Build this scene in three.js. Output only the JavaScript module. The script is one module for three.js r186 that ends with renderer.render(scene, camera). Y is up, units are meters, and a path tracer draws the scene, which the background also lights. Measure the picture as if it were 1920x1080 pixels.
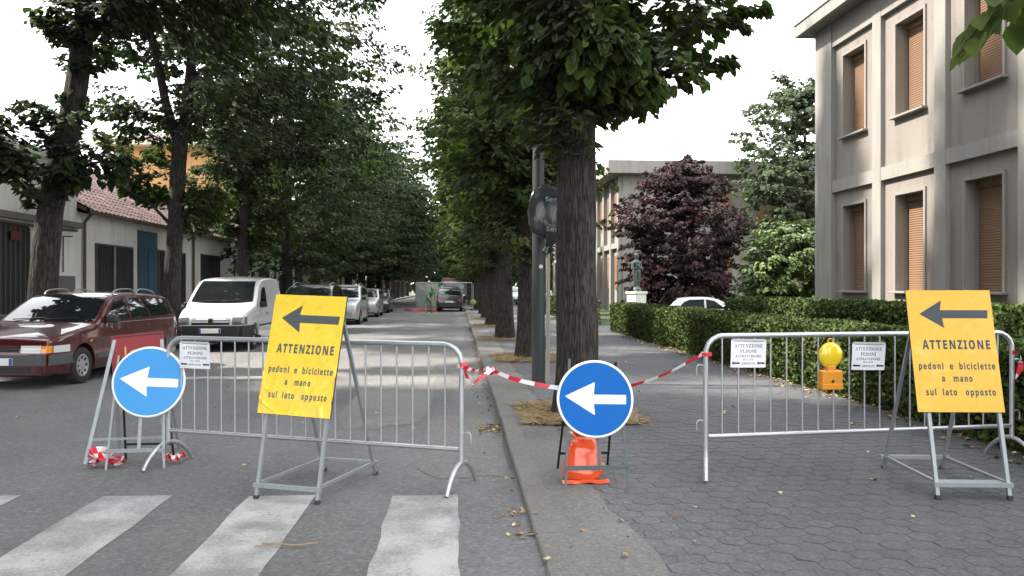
import * as THREE from 'three';
import { mergeGeometries, toCreasedNormals } from 'three/addons/utils/BufferGeometryUtils.js';
import { RoundedBoxGeometry } from 'three/addons/geometries/RoundedBoxGeometry.js';
import { MarchingCubes } from 'three/addons/objects/MarchingCubes.js';
import { Brush, Evaluator, SUBTRACTION } from 'three-bvh-csg';

// ---------------------------------------------------------------- camera, sky, sun, exposure
const scene = new THREE.Scene();
const camera = new THREE.PerspectiveCamera(38.74, 16 / 9, 0.1, 900);
camera.position.set(0, 1.54, 0);
camera.rotation.order = 'YXZ';
camera.rotation.y = -3.80 * Math.PI / 180;
camera.rotation.x = -0.07 * Math.PI / 180;
const renderer = new THREE.WebGLRenderer({ antialias: true });
renderer.toneMapping = THREE.LinearToneMapping;
renderer.toneMappingExposure = 3.5;
renderer.shadowMap.enabled = true;

const SUN = new THREE.Vector3(-0.67, 0.71, -0.10).normalize();
{ // hazy bright summer sky, pale all over
  const w = 256, h = 128, d = new Float32Array(w * h * 4);
  for (let j = 0; j < h; j++) for (let i = 0; i < w; i++) {
    const el = ((j + 0.5) / h - 0.5) * Math.PI, t = Math.max(0, Math.sin(el));
    const k = Math.pow(t, 0.6), o = (j * w + i) * 4;
    d[o] = 1.04 - 0.14 * k; d[o + 1] = 1.04 - 0.10 * k; d[o + 2] = 1.03 - 0.04 * k; d[o + 3] = 1;
  }
  const sky = new THREE.DataTexture(d, w, h, THREE.RGBAFormat, THREE.FloatType);
  sky.mapping = THREE.EquirectangularReflectionMapping;
  sky.magFilter = sky.minFilter = THREE.LinearFilter; sky.needsUpdate = true;
  scene.background = sky; scene.environment = sky;
}
const sun = new THREE.DirectionalLight(new THREE.Color(1, 0.93, 0.82), 3.7);
sun.position.copy(SUN).multiplyScalar(120); sun.target.position.set(0, 0, -25);
sun.position.add(sun.target.position);
sun.castShadow = true; sun.shadow.radius = 5; sun.shadow.mapSize.set(4096, 4096);
Object.assign(sun.shadow.camera, { left: -90, right: 90, top: 60, bottom: -60, near: 1, far: 300 });
scene.add(sun, sun.target);

// ---------------------------------------------------------------- helpers
function RNG(seed) { let s = seed >>> 0; return () => { s = (s + 0x6d2b79f5) | 0; let t = Math.imul(s ^ (s >>> 15), 1 | s); t = (t + Math.imul(t ^ (t >>> 7), 61 | t)) ^ t; return ((t ^ (t >>> 14)) >>> 0) / 4294967296; }; }
const V = (x, y, z) => new THREE.Vector3(x, y, z);
const PI = Math.PI, lerp = (a, b, t) => a + (b - a) * t, clamp = (x, a, b) => Math.min(b, Math.max(a, x));
const sstep = (a, b, x) => { const t = clamp((x - a) / (b - a), 0, 1); return t * t * (3 - 2 * t); };
function hash(x, y, s) { let h = Math.imul(x, 374761393) + Math.imul(y, 668265263) + Math.imul(s, 2246822519); h = Math.imul(h ^ (h >>> 13), 1274126177); return ((h ^ (h >>> 16)) >>> 0) / 4294967296; }
function vnoise(x, y, px, py, s) {
  const x0 = Math.floor(x), y0 = Math.floor(y), fx = x - x0, fy = y - y0, u = fx * fx * (3 - 2 * fx), v = fy * fy * (3 - 2 * fy);
  const m = (a, p) => ((a % p) + p) % p;
  const a = hash(m(x0, px), m(y0, py), s), b = hash(m(x0 + 1, px), m(y0, py), s), c = hash(m(x0, px), m(y0 + 1, py), s), e = hash(m(x0 + 1, px), m(y0 + 1, py), s);
  return lerp(lerp(a, b, u), lerp(c, e, u), v);
}
function fbm(u, v, px, py, oct, s) { let a = 0, k = 0.5, n = 0; for (let i = 0; i < oct; i++) { a += k * vnoise(u * px, v * py, px, py, s + i); n += k; k *= 0.5; px *= 2; py *= 2; } return a / n; }
const wnoise = (x, y, s) => fbm(x / 512, y / 512, 512, 512, 3, s);        // coarse noise over metres
const sr = (c) => Math.round(255 * (c <= 0.0031308 ? c * 12.92 : 1.055 * Math.pow(c, 1 / 2.4) - 0.055));
function tex(w, h, f, color = true) {                                   // f(u, v) -> linear rgb or grey
  const d = new Uint8Array(w * h * 4);
  for (let j = 0; j < h; j++) for (let i = 0; i < w; i++) {
    const c = f(i / w, j / h), o = (j * w + i) * 4;
    if (color) { d[o] = sr(clamp(c[0], 0, 1)); d[o + 1] = sr(clamp(c[1], 0, 1)); d[o + 2] = sr(clamp(c[2], 0, 1)); } else d[o] = d[o + 1] = d[o + 2] = Math.round(255 * clamp(c, 0, 1));
    d[o + 3] = 255;
  }
  const t = new THREE.DataTexture(d, w, h); t.wrapS = t.wrapT = THREE.RepeatWrapping; t.magFilter = THREE.LinearFilter; t.minFilter = THREE.LinearMipmapLinearFilter;
  if (color) t.colorSpace = THREE.SRGBColorSpace; t.needsUpdate = true; return t;
}
const rep = (t, x, y = x) => { const c = t.clone(); c.repeat.set(x, y); c.needsUpdate = true; return c; };
function M(rgb, rough = 0.8, o = {}) {
  const P = o.phys || o.clearcoat !== undefined || o.transmission !== undefined || o.sheen !== undefined; delete o.phys;
  const m = new (P ? THREE.MeshPhysicalMaterial : THREE.MeshStandardMaterial)({ roughness: rough, side: THREE.DoubleSide, ...o });
  if (Array.isArray(rgb)) m.color.setRGB(...rgb); else m.color.set(rgb); return m;
}
const used = new Map();
function numbered(n) { const k = used.get(n) || 0; used.set(n, k + 1); return k ? n + '_' + String(k).padStart(3, '0') : n; }
const shadowOn = (o) => { o.castShadow = o.receiveShadow = true; return o; };
function thing(name, label, category, pos = [0, 0, 0], turn = 0, group) {
  const o = new THREE.Group(); o.name = numbered(name); o.position.set(...pos); o.rotation.y = turn; scene.add(o);
  o.userData = { label, category }; if (group) o.userData.group = group; return o;
}
function part(parent, name, geo, mat, label) {
  const m = shadowOn(new THREE.Mesh(geo, mat)); m.name = name; if (label) m.userData.label = label; parent.add(m); return m;
}
function struct(name, geo, mat) { const m = shadowOn(new THREE.Mesh(geo, mat)); m.name = numbered(name); m.userData.kind = 'structure'; scene.add(m); return m; }
function structGroup(name) { const g = new THREE.Group(); g.name = numbered(name); g.userData.kind = 'structure'; scene.add(g); return g; }
function stuffPart(parent, name, mesh) { mesh.name = name; mesh.userData.kind = 'stuff'; shadowOn(mesh); parent.add(mesh); return mesh; }
function dup(src, pos, turn, label) { const c = src.clone(); c.name = numbered(src.name.replace(/_\d{3}$/, '')); c.userData = { ...src.userData }; if (label) c.userData.label = label; c.position.set(...pos); c.rotation.y = turn; scene.add(c); return c; }
// geometry helpers
function box(w, h, d, x = 0, y = 0, z = 0) { const g = new THREE.BoxGeometry(w, h, d); g.translate(x, y, z); return g; }
function rbox(w, h, d, r, x = 0, y = 0, z = 0, s = 2) { const g = new RoundedBoxGeometry(w, h, d, s, r); g.translate(x, y, z); return g; }
function span(x0, x1, y0, y1, z0, z1) { return box(x1 - x0, y1 - y0, z1 - z0, (x0 + x1) / 2, (y0 + y1) / 2, (z0 + z1) / 2); }
function rod(a, b, r, seg = 8, r2 = r) {
  const A = V(...a), B = V(...b), d = B.clone().sub(A), g = new THREE.CylinderGeometry(r2, r, d.length(), seg, 1);
  g.translate(0, d.length() / 2, 0); g.applyQuaternion(new THREE.Quaternion().setFromUnitVectors(V(0, 1, 0), d.normalize())); g.translate(A.x, A.y, A.z); return g;
}
function bar(a, b, w, t) {                                             // flat or square section bar
  const A = V(...a), B = V(...b), d = B.clone().sub(A), g = new THREE.BoxGeometry(w, d.length(), t);
  g.translate(0, d.length() / 2, 0); g.applyQuaternion(new THREE.Quaternion().setFromUnitVectors(V(0, 1, 0), d.normalize())); g.translate(A.x, A.y, A.z); return g;
}
function tube(pts, r, seg = 24, rad = 8, closed = false, tension = 0.5) { return new THREE.TubeGeometry(new THREE.CatmullRomCurve3(pts.map((p) => V(...p)), closed, 'catmullrom', tension), seg, r, rad, closed); }
function merge(list) { return mergeGeometries(list.map((g) => { const n = g.index ? g.toNonIndexed() : g; for (const k of Object.keys(n.attributes)) if (!['position', 'normal', 'uv'].includes(k)) n.deleteAttribute(k); if (!n.attributes.uv) n.setAttribute('uv', new THREE.BufferAttribute(new Float32Array(n.attributes.position.count * 2), 2)); return n; })); }
function boxUV(g, s = 1) {                                             // uv in metres by the face's main axis, in the thing's own axes
  const n = g.index ? g.toNonIndexed() : g; if (!n.attributes.normal) n.computeVertexNormals();
  const p = n.attributes.position, q = n.attributes.normal, uv = new Float32Array(p.count * 2);
  for (let i = 0; i < p.count; i++) {
    const ax = Math.abs(q.getX(i)), ay = Math.abs(q.getY(i)), az = Math.abs(q.getZ(i));
    const [u, v] = ax >= ay && ax >= az ? [p.getZ(i), p.getY(i)] : ay >= az ? [p.getX(i), p.getZ(i)] : [p.getX(i), p.getY(i)];
    uv[2 * i] = u * s; uv[2 * i + 1] = v * s;
  }
  n.setAttribute('uv', new THREE.BufferAttribute(uv, 2)); return n;
}
function grid(nu, nv, f, uvf) {                                        // f(u, v) -> [x, y, z], indexed
  const p = [], uv = [], idx = [];
  for (let j = 0; j <= nv; j++) for (let i = 0; i <= nu; i++) { const a = f(i / nu, j / nv); p.push(...a); uv.push(...(uvf ? uvf(i / nu, j / nv, a) : [i / nu, j / nv])); }
  for (let j = 0; j < nv; j++) for (let i = 0; i < nu; i++) { const a = j * (nu + 1) + i; idx.push(a, a + 1, a + nu + 1, a + 1, a + nu + 2, a + nu + 1); }
  const g = new THREE.BufferGeometry(); g.setAttribute('position', new THREE.Float32BufferAttribute(p, 3)); g.setAttribute('uv', new THREE.Float32BufferAttribute(uv, 2)); g.setIndex(idx); g.computeVertexNormals(); return g;
}
function tint(g, f) { const p = g.attributes.position, c = new Float32Array(p.count * 3); for (let i = 0; i < p.count; i++) { const a = f(p.getX(i), p.getY(i), p.getZ(i), i); c.set(a, i * 3); } g.setAttribute('color', new THREE.BufferAttribute(c, 3)); return g; }
function canvasTex(w, h, draw) { const c = document.createElement('canvas'); c.width = w; c.height = h; draw(c.getContext('2d'), w, h); const t = new THREE.CanvasTexture(c); t.colorSpace = THREE.SRGBColorSpace; t.anisotropy = 4; return t; }

// ---------------------------------------------------------------- textures
const T = {};
T.asphalt = tex(1024, 1024, (u, v) => {
  const a = fbm(u, v, 6, 6, 4, 11), g = hash(Math.floor(u * 1024), Math.floor(v * 1024), 5), g2 = vnoise(u * 256, v * 256, 256, 256, 7);
  let k = 0.80 + 0.34 * (a - 0.5) + 0.32 * (g - 0.5) + 0.34 * (g2 - 0.5); if (g > 0.985) k += 0.55; if (g2 > 0.86) k += 0.22;
  return [0.84 * k, 0.83 * k, 0.82 * k];
});
T.asphaltB = tex(512, 512, (u, v) => 0.5 * hash(Math.floor(u * 512), Math.floor(v * 512), 5) + 0.5 * vnoise(u * 128, v * 128, 128, 128, 7), false);
T.plaster = tex(512, 512, (u, v) => { const a = fbm(u, v, 4, 4, 5, 21), s = fbm(u, v, 40, 5, 3, 25), g = hash(Math.floor(u * 512), Math.floor(v * 512), 9); const k = 0.86 + 0.26 * (a - 0.5) + 0.16 * (s - 0.5) + 0.06 * (g - 0.5); return [k, k * 0.995, k * 0.985]; });
T.grime = tex(512, 512, (u, v) => { const a = fbm(u, v, 3, 3, 5, 31), s = Math.pow(fbm(u, v, 26, 3, 4, 35), 1.5), c = Math.abs(fbm(u, v, 5, 5, 4, 77) - 0.5); let k = 1.0 + 0.30 * (a - 0.5) - 0.45 * Math.max(0, s - 0.33); if (c < 0.004) k -= 0.10; return [k, k * 0.985, k * 0.965]; });
T.fine = tex(256, 256, (u, v) => fbm(u, v, 32, 32, 3, 3), false);
T.bark = tex(512, 1024, (u, v) => {
  const w = u + 0.035 * (fbm(u, v, 4, 10, 3, 41) - 0.5), r = Math.abs(fbm(w, v, 26, 15, 3, 43) - 0.5) * 2, f = fbm(u, v, 60, 30, 3, 45), m = fbm(u, v, 3, 4, 3, 47);
  const k = clamp(0.22 + 2.3 * r, 0.22, 1.1) * (0.75 + 0.5 * f) * (0.8 + 0.4 * m); return [0.92 * k, 0.84 * k, 0.77 * k];
});
T.barkB = tex(512, 1024, (u, v) => { const w = u + 0.035 * (fbm(u, v, 4, 10, 3, 41) - 0.5), r = Math.abs(fbm(w, v, 26, 15, 3, 43) - 0.5) * 2; return clamp(r * 1.9, 0, 1) * 0.8 + 0.2 * fbm(u, v, 60, 30, 2, 45); }, false);
T.paint = tex(1024, 1024, (u, v) => {
  const a = fbm(u, v, 8, 8, 5, 51), g = hash(Math.floor(u * 1024), Math.floor(v * 1024), 55), g2 = vnoise(u * 200, v * 200, 200, 200, 57), c = Math.abs(fbm(u, v, 7, 7, 4, 59) - 0.5);
  let w = clamp((a - 0.16) * 1.9 + (g2 - 0.5) * 0.45 + (g - 0.5) * 0.5, 0, 1); if (c < 0.005) w *= 0.5; const k = 0.17 + 0.25 * w; return [k, k * 0.99, k * 0.96];
});
T.soil = tex(256, 256, (u, v) => { const a = fbm(u, v, 10, 10, 4, 61), g = hash(Math.floor(u * 256), Math.floor(v * 256), 65); const k = 0.5 + 0.9 * (a - 0.5) + 0.4 * (g - 0.5); return [0.34 * k, 0.27 * k, 0.19 * k]; });
T.zinc = tex(256, 256, (u, v) => { const a = fbm(u, v, 10, 10, 4, 71), b = vnoise(u * 40, v * 40, 40, 40, 73); const k = 0.62 + 0.3 * (a - 0.5) + 0.12 * (b - 0.5); return [k, k * 1.01, k * 1.02]; });

// ---------------------------------------------------------------- materials
const m = {
  asphalt: M([0.205, 0.203, 0.206], 0.9, { map: rep(T.asphalt, 1 / 5), bumpMap: rep(T.asphaltB, 1 / 2.2), bumpScale: 0.004, vertexColors: true }),
  cement: M([0.215, 0.211, 0.202], 0.92, { map: rep(T.asphalt, 1 / 4), bumpMap: rep(T.asphaltB, 1 / 2), bumpScale: 0.003, vertexColors: true }),
  kerb: M([0.22, 0.213, 0.198], 0.9, { map: rep(T.asphalt, 1 / 3), bumpMap: rep(T.asphaltB, 1 / 1.5), bumpScale: 0.004 }),
  bed: M([0.72, 0.72, 0.74], 0.95, { map: rep(T.soil, 1) }),
  soil: M([1, 1, 1], 1, { map: rep(T.soil, 1.2), bumpMap: rep(T.fine, 2), bumpScale: 0.02 }),
  grassground: M([0.075, 0.10, 0.035], 1, { map: rep(T.plaster, 0.5), bumpMap: rep(T.fine, 2), bumpScale: 0.03 }),
  paint: M([1, 1, 1], 0.75, { map: rep(T.paint, 0.42), bumpMap: rep(T.asphaltB, 1 / 2.2), bumpScale: 0.003 }),
  zinc: M([0.78, 0.80, 0.82], 0.42, { map: rep(T.zinc, 2), metalness: 0.75 }),
  zincdull: M([0.52, 0.56, 0.58], 0.5, { map: rep(T.zinc, 2), metalness: 0.55 }),
  darksteel: M([0.10, 0.125, 0.13], 0.55, { metalness: 0.3 }),
  steelback: M([0.30, 0.31, 0.31], 0.5, { metalness: 0.4 }),
  tyre: M([0.018, 0.018, 0.018], 0.85), black: M([0.012, 0.012, 0.013], 0.55), trim: M([0.035, 0.037, 0.04], 0.6), trim2: M([0.075, 0.08, 0.085], 0.55),
  glass: M([0.012, 0.015, 0.016], 0.04, { clearcoat: 1, clearcoatRoughness: 0.02 }), chrome: M([0.75, 0.76, 0.78], 0.15, { metalness: 1 }), hub: M([0.42, 0.43, 0.44], 0.35, { metalness: 0.6 }),
  lampglass: M([0.62, 0.63, 0.63], 0.12, { clearcoat: 1 }), lampgrey: M([0.22, 0.23, 0.24], 0.1, { clearcoat: 1, metalness: 0.4 }), amber: M([0.85, 0.28, 0.02], 0.2, { clearcoat: 1 }), redlens: M([0.35, 0.015, 0.012], 0.2, { clearcoat: 1 }), plate: M([0.75, 0.76, 0.75], 0.5), platebl: M([0.02, 0.06, 0.32], 0.5),
  leaf: M([1, 1, 1], 1, { vertexColors: true, transmission: 0.45, thickness: 0, specularIntensity: 0.3 }),
  needle: M([1, 1, 1], 0.7, { vertexColors: true, phys: true, specularIntensity: 0.35 }),
  bark: M([0.054, 0.050, 0.047], 0.95, { map: rep(T.bark, 1, 1), bumpMap: rep(T.barkB, 1, 1), bumpScale: 0.025 }),
  twig: M([0.06, 0.05, 0.042], 0.9),
};
// ---------------------------------------------------------------- ground, road, pavement
const hp = (z) => { const d = -z; return d < 4 ? 0.014 : d < 6.5 ? lerp(0.014, 0.05, (d - 4) / 2.5) : d < 9.5 ? lerp(0.05, 0.11, (d - 6.5) / 3) : 0.11; };
const PX0 = 0.64, PX1 = 5.0;
{
  const g = grid(1, 1, (u, v) => [(u - 0.5) * 1400, -0.36, (0.5 - v) * 1400], (u, v, a) => [a[0], a[2]]);
  struct('ground', g, m.grassground);
}
const stain = (x, z) => { const a = wnoise(x * 0.35 + 50, z * 0.25 + 300, 91), b = wnoise(x * 1.7 + 90, z * 0.5 + 400, 93), c = wnoise(x * 3 + 20, z * 3 + 500, 97); return 0.82 + 0.42 * (a - 0.3) + 0.22 * (b - 0.5) + 0.10 * (c - 0.5); };
{
  const asph = (x0, x1, z0, z1, nx, nz) => tint(grid(nx, nz, (u, v) => [lerp(x0, x1, u), 0, lerp(z0, z1, v * v)], (u, v, a) => [a[0], a[2]]), (x, y, z) => { const k = stain(x, z) * (x > -0.1 ? 1 + 0.18 * sstep(0.3, 0.62, wnoise(x * 2.2 + 31, z * 0.8 + 77, 17)) : 1); return [k * 1.0, k * 0.995, k * 0.985]; });
  const road = merge2([asph(-6.95, 0.5, 12, -190, 60, 420), asph(-60, -6.95, 10, -14.5, 60, 60)]);
  struct('road', road, m.asphalt);
}
function merge2(list) { return mergeGeometries(list); }
{ // zebra crossing: each bar its own piece; and the worn stop line beyond
  const cw = structGroup('crosswalk');
  const ragged = (x0, x1, zf, zn, seed) => { const r = RNG(seed); const n = 14, L = [], R = []; for (let i = 0; i <= n; i++) { const z = lerp(zf, zn, i / n); L.push([x0 + (r() - 0.5) * 0.02, z]); R.push([x1 + (r() - 0.5) * 0.02, z]); } const s = new THREE.Shape(); L.forEach((p, i) => (i ? s.lineTo(p[0], p[1]) : s.moveTo(p[0], p[1]))); R.reverse().forEach((p) => s.lineTo(p[0], p[1])); const g = new THREE.ShapeGeometry(s); g.rotateX(-PI / 2); const q = g.attributes.position, uv = g.attributes.uv; for (let i = 0; i < q.count; i++) { q.setXYZ(i, q.getX(i), 0.004, -q.getZ(i)); uv.setXY(i, q.getX(i) + seed * 0.37, q.getZ(i)); } g.computeVertexNormals(); return g; };
  const rows = [[-5.8, -5.3, -6.36], [-4.72, -4.24, -6.32], [-3.66, -3.2, -6.27], [-2.6, -2.09, -6.2], [-1.53, -1.05, -6.13], [-0.48, 0.01, -6.07]];
  rows.forEach(([a, b, z], i) => part(cw, 'stripe', ragged(a, b, z, -2.6, i + 1), m.paint));
  const sl = structGroup('stop_line');
  part(sl, 'stripe', ragged(-5.2, -2.95, -14.35, -13.95, 9), m.paint);
}
{ // repaired patches in the asphalt
  const pm = [M([0.175, 0.175, 0.18], 0.92, { map: rep(T.asphalt, 1 / 3.1), bumpMap: rep(T.asphaltB, 1 / 1.7), bumpScale: 0.005 }), M([0.235, 0.23, 0.222], 0.9, { map: rep(T.asphalt, 1 / 4.3), bumpMap: rep(T.asphaltB, 1 / 2.6), bumpScale: 0.005 })];
  [[-0.9, -12.5, 0.55, 3.5, 1, 7], [-3.5, -19, 0.8, 4.5, 1, 9], [-0.35, -4.25, 0.13, 0.1, 0, 11], [0.05, -8.2, 0.4, 1.6, 1, 13]].forEach(([x, z, w, d, k, sd]) => {
    const r = RNG(sd), s = new THREE.Shape(), n = 28; for (let i = 0; i < n; i++) { const a = i / n * 2 * PI, q = Math.pow(Math.abs(Math.cos(a)), 6) + Math.pow(Math.abs(Math.sin(a)), 6), rr = Math.pow(q, -1 / 6) * (0.94 + 0.1 * r()); const X = Math.cos(a) * rr * w, Z = Math.sin(a) * rr * d; i ? s.lineTo(X, Z) : s.moveTo(X, Z); }
    const g = new THREE.ShapeGeometry(s); g.rotateX(-PI / 2); g.translate(x, z > -6 ? 0.0075 : 0.0035, z); struct('road_patch', boxUV(g), pm[k]);
  });
}
{ // pavement bed, cement border and the sheet beyond the pavers
  const bed = grid(4, 60, (u, v) => { const z = lerp(4, -27, v); return [lerp(PX0, PX1, u), hp(z) - 0.0038, z]; }, (u, v, a) => [a[0], a[2]]);
  const pav = structGroup('pavement');
  part(pav, 'joint_sand', bed, m.bed);
  const far = tint(grid(10, 120, (u, v) => { const z = lerp(-27, -190, v * v); return [lerp(PX0, PX1, u), hp(z), z]; }, (u, v, a) => [a[0], a[2]]), (x, y, z) => { const k = stain(x, z); return [k, k, k]; });
  part(pav, 'far_surface', far, m.asphalt);
  const pit = (x, z) => x > 0.72 && x < 2.08 && z > -10.35 && z < -8.45;
  // hexagonal pavers
  const FL = 0.168, R = FL / Math.sqrt(3);
  const hexGeo = (seed) => {
    const r = RNG(seed), p = [], nrm = [], uv = [], o = [], t = [];
    for (let i = 0; i < 6; i++) { const a = i * PI / 3 + PI / 6, j = 1 + (r() - 0.5) * 0.03; o.push([Math.cos(a) * (R - 0.0012) * j, -0.005, Math.sin(a) * (R - 0.0012) * j]); t.push([Math.cos(a) * (R - 0.0036) * j, 0, Math.sin(a) * (R - 0.0036) * j]); }
    const tri = (a, b, c) => p.push(...a, ...b, ...c);
    for (let i = 0; i < 6; i++) { const k = (i + 1) % 6; tri([0, 0.0008, 0], t[k], t[i]); tri(t[i], t[k], o[k]); tri(t[i], o[k], o[i]); }
    for (let i = 0; i < p.length; i += 3) { uv.push(p[i] + seed * 0.31, p[i + 2] + seed * 0.17); }
    const g = new THREE.BufferGeometry(); g.setAttribute('position', new THREE.Float32BufferAttribute(p, 3)); g.setAttribute('uv', new THREE.Float32BufferAttribute(uv, 2)); g.computeVertexNormals(); return g;
  };
  const geos = [1, 2, 3, 4, 5].map(hexGeo);
  const tone = (k) => M([0.138 * k, 0.140 * k, 0.149 * k], 0.88, { map: rep(T.asphalt, 0.25), bumpMap: rep(T.asphaltB, 0.5), bumpScale: 0.004 });
  const tones = [0.78, 0.87, 0.95, 1.03, 1.12, 1.24].map(tone), white = M([0.138, 0.140, 0.149], 0.88, { map: rep(T.asphalt, 0.25), bumpMap: rep(T.asphaltB, 0.5), bumpScale: 0.004 });
  const spots = [], rr = RNG(77);
  for (let row = 0; row < 190; row++) for (let c = 0; c < 28; c++) {
    const x = PX0 + 0.33 + FL / 2 + c * FL + (row % 2 ? FL / 2 : 0), z = -2.9 - row * R * 1.5;
    if (x > PX1 || z < -26.9 || pit(x, z)) continue;
    const d = Math.hypot(x, z), px = 858 + x / -z * 1536, py = 538 + 1.5 / -z * 1536; const vis = px > 0 && px < 1960 && py < 1100;
    const wear = wnoise(x * 0.7 + 10, z * 0.7 + 200, 61), k = 0.86 + 0.5 * (wear - 0.35) + 0.13 * (rr() - 0.5) + 0.22 * sstep(1.9, 1.0, x + 0.8 * (wnoise(x + 9, z + 90, 63) - 0.5));
    spots.push({ x, z, k, d: vis ? d : d + 500, a: Math.floor(rr() * 6) * PI / 3, dy: (rr() - 0.5) * 0.0035, tx: (rr() - 0.5) * 0.014, tz: (rr() - 0.5) * 0.014 });
  }
  spots.sort((a, b) => a.d - b.d);
  spots.slice(0, 300).forEach((s, i) => { const e = part(pav, 'paver', geos[i % 5], tones[clamp(Math.floor((s.k - 0.73) / 0.09), 0, 5)]); e.position.set(s.x, hp(s.z) + s.dy, s.z); e.rotation.set(s.tx, s.a, s.tz); });
  const rest = spots.slice(300), im = new THREE.InstancedMesh(geos[0], white, rest.length), mt = new THREE.Matrix4(), cc = new THREE.Color();
  rest.forEach((s, i) => { mt.makeRotationFromEuler(new THREE.Euler(s.tx, s.a, s.tz)); mt.setPosition(s.x, hp(s.z) + s.dy, s.z); im.setMatrixAt(i, mt); im.setColorAt(i, cc.setRGB(s.k, s.k, s.k)); });
  stuffPart(pav, 'far_pavers', im);
  // cement border with ragged edge onto the pavers, tree pit cut out
  const r2 = RNG(5), zz = []; for (let z = 4; z > -190; z -= z > -27 ? 0.22 : 6) zz.push([z, PX0 + 0.36 + 0.13 * (wnoise(z * 1.4 + 900, 3, 71) - 0.4) + 0.05 * (r2() - 0.5) + 0.14 * sstep(-6.4, -4.6, z) * wnoise(z * 1.1 + 700, 8, 73)]);
  const nz = zz.length - 1, g = grid(5, nz, (u, v) => { const [z, e] = zz[Math.round(v * nz)]; return [lerp(PX0, e, u), hp(z) + 0.0045, z]; }, (u, v, a) => [a[0], a[2]]);
  tint(g, (x, y, z) => { const k = 0.72 + 0.4 * wnoise(x * 2 + 5, z * 1.2 + 600, 75); return [k, k, k]; });
  part(pav, 'cement_border', g, m.cement);
}
{ // kerb stones
  const kb = structGroup('kerb'), r = RNG(8);
  for (let i = 0; i < 62; i++) {
    const z0 = 2 - i, z1 = z0 - 0.994, h0 = hp(z0) + 0.005, h1 = hp(z1) + 0.005, j = (r() - 0.5) * 0.008, x0 = 0.475 + j, x1 = 0.642 + j, c = 0.012;
    const sec = (z, h) => [[x0, -0.1, z], [x0, Math.max(h - c, 0.002), z], [x0 + c, h, z], [x1, h, z], [x1, -0.1, z]];
    const A = sec(z0, h0), B = sec(z1, h1), p = []; for (let k = 0; k < 4; k++) p.push(...A[k], ...A[k + 1], ...B[k + 1], ...A[k], ...B[k + 1], ...B[k]);
    for (const S of [A, B]) p.push(...S[0], ...S[1], ...S[2], ...S[0], ...S[2], ...S[3], ...S[0], ...S[3], ...S[4]);
    const g = new THREE.BufferGeometry(); g.setAttribute('position', new THREE.Float32BufferAttribute(p, 3)); g.computeVertexNormals(); part(kb, 'kerb_stone', boxUV(g), m.kerb);
  }
  part(kb, 'far_kerb', boxUV(span(0.475, 0.642, -0.1, 0.115, -190, -60.01)), m.kerb);
  const lk = structGroup('kerb');
  part(lk, 'straight_kerb', boxUV(span(-7.12, -6.95, -0.1, 0.125, -190, -15.6)), m.kerb); part(lk, 'corner_kerb', boxUV(span(-60, -8.2, -0.1, 0.125, -14.62, -14.45)), m.kerb);
  const cr = new THREE.TorusGeometry(1.17, 0.085, 6, 12, PI / 2); cr.rotateX(PI / 2); cr.scale(1, 1.4, 1); cr.translate(-8.2, 0.03, -15.7); part(lk, 'rounded_kerb', cr, m.kerb);
}
{ // left footway, lawn on the right, their slabs
  const s = new THREE.Shape(); s.moveTo(-60, 14.5); s.lineTo(-8.2, 14.5); s.absarc(-8.2, 15.7, 1.17, -PI / 2, 0, false); s.lineTo(-7.03, 190); s.lineTo(-60, 190);
  const g = new THREE.ExtrudeGeometry(s, { depth: 0.3, bevelEnabled: false }); g.rotateX(-PI / 2); g.translate(0, -0.18, 0);
  const fw = boxUV(g); tint(fw, (x, y, z) => { const k = 0.9 * stain(x, z); return [k, k, k]; }); struct('footway', fw, m.asphalt);
  struct('lawn', boxUV(span(PX1, 9.9, -0.36, 0.07, -26.5, 12)), m.grassground);
  struct('lawn', boxUV(span(PX1, 9.6, -0.36, 0.05, -190, -31.5)), m.grassground);
  const pth = tint(boxUV(span(PX1, 40, -0.36, 0.045, -31.5, -26.5)), () => [0.9, 0.9, 0.9]); struct('path', pth, m.asphalt);
}
// ---------------------------------------------------------------- stone building with roller shutters on the right
const mb = {
  panel: M([0.235, 0.212, 0.196], 0.9, { map: rep(T.grime, 0.22), bumpMap: rep(T.fine, 1), bumpScale: 0.004 }),
  stone: M([0.265, 0.254, 0.239], 0.85, { map: rep(T.grime, 0.31), bumpMap: rep(T.fine, 1.3), bumpScale: 0.003 }),
  frame: M([0.25, 0.235, 0.215], 0.8, { map: rep(T.grime, 0.5) }),
  soffit: M([0.20, 0.19, 0.185], 0.9), shutter: M([0.25, 0.15, 0.092], 0.55, { map: rep(T.plaster, 0.8) }), shutterdark: M([0.22, 0.12, 0.07], 0.6), dark: M([0.02, 0.02, 0.022], 0.6), pane: M([0.018, 0.02, 0.02], 0.35),
  white: M([0.66, 0.66, 0.64], 0.9, { map: rep(T.grime, 0.25), bumpMap: rep(T.fine, 1), bumpScale: 0.004 }), whiteclean: M([0.74, 0.74, 0.72], 0.85, { map: rep(T.plaster, 0.4) }),
  orange: M([0.52, 0.29, 0.125], 0.9, { map: rep(T.plaster, 0.3) }), cream: M([0.6, 0.52, 0.4], 0.9), plinth: M([0.13, 0.125, 0.12], 0.9, { map: rep(T.grime, 0.5) }),
  blue: M([0.03, 0.085, 0.15], 0.6, { map: rep(T.plaster, 0.7) }), grille: M([0.06, 0.06, 0.06], 0.6), rust: M([0.10, 0.075, 0.06], 0.8), marble: M([0.62, 0.61, 0.58], 0.7, { map: rep(T.grime, 1.5) }),
};
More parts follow.
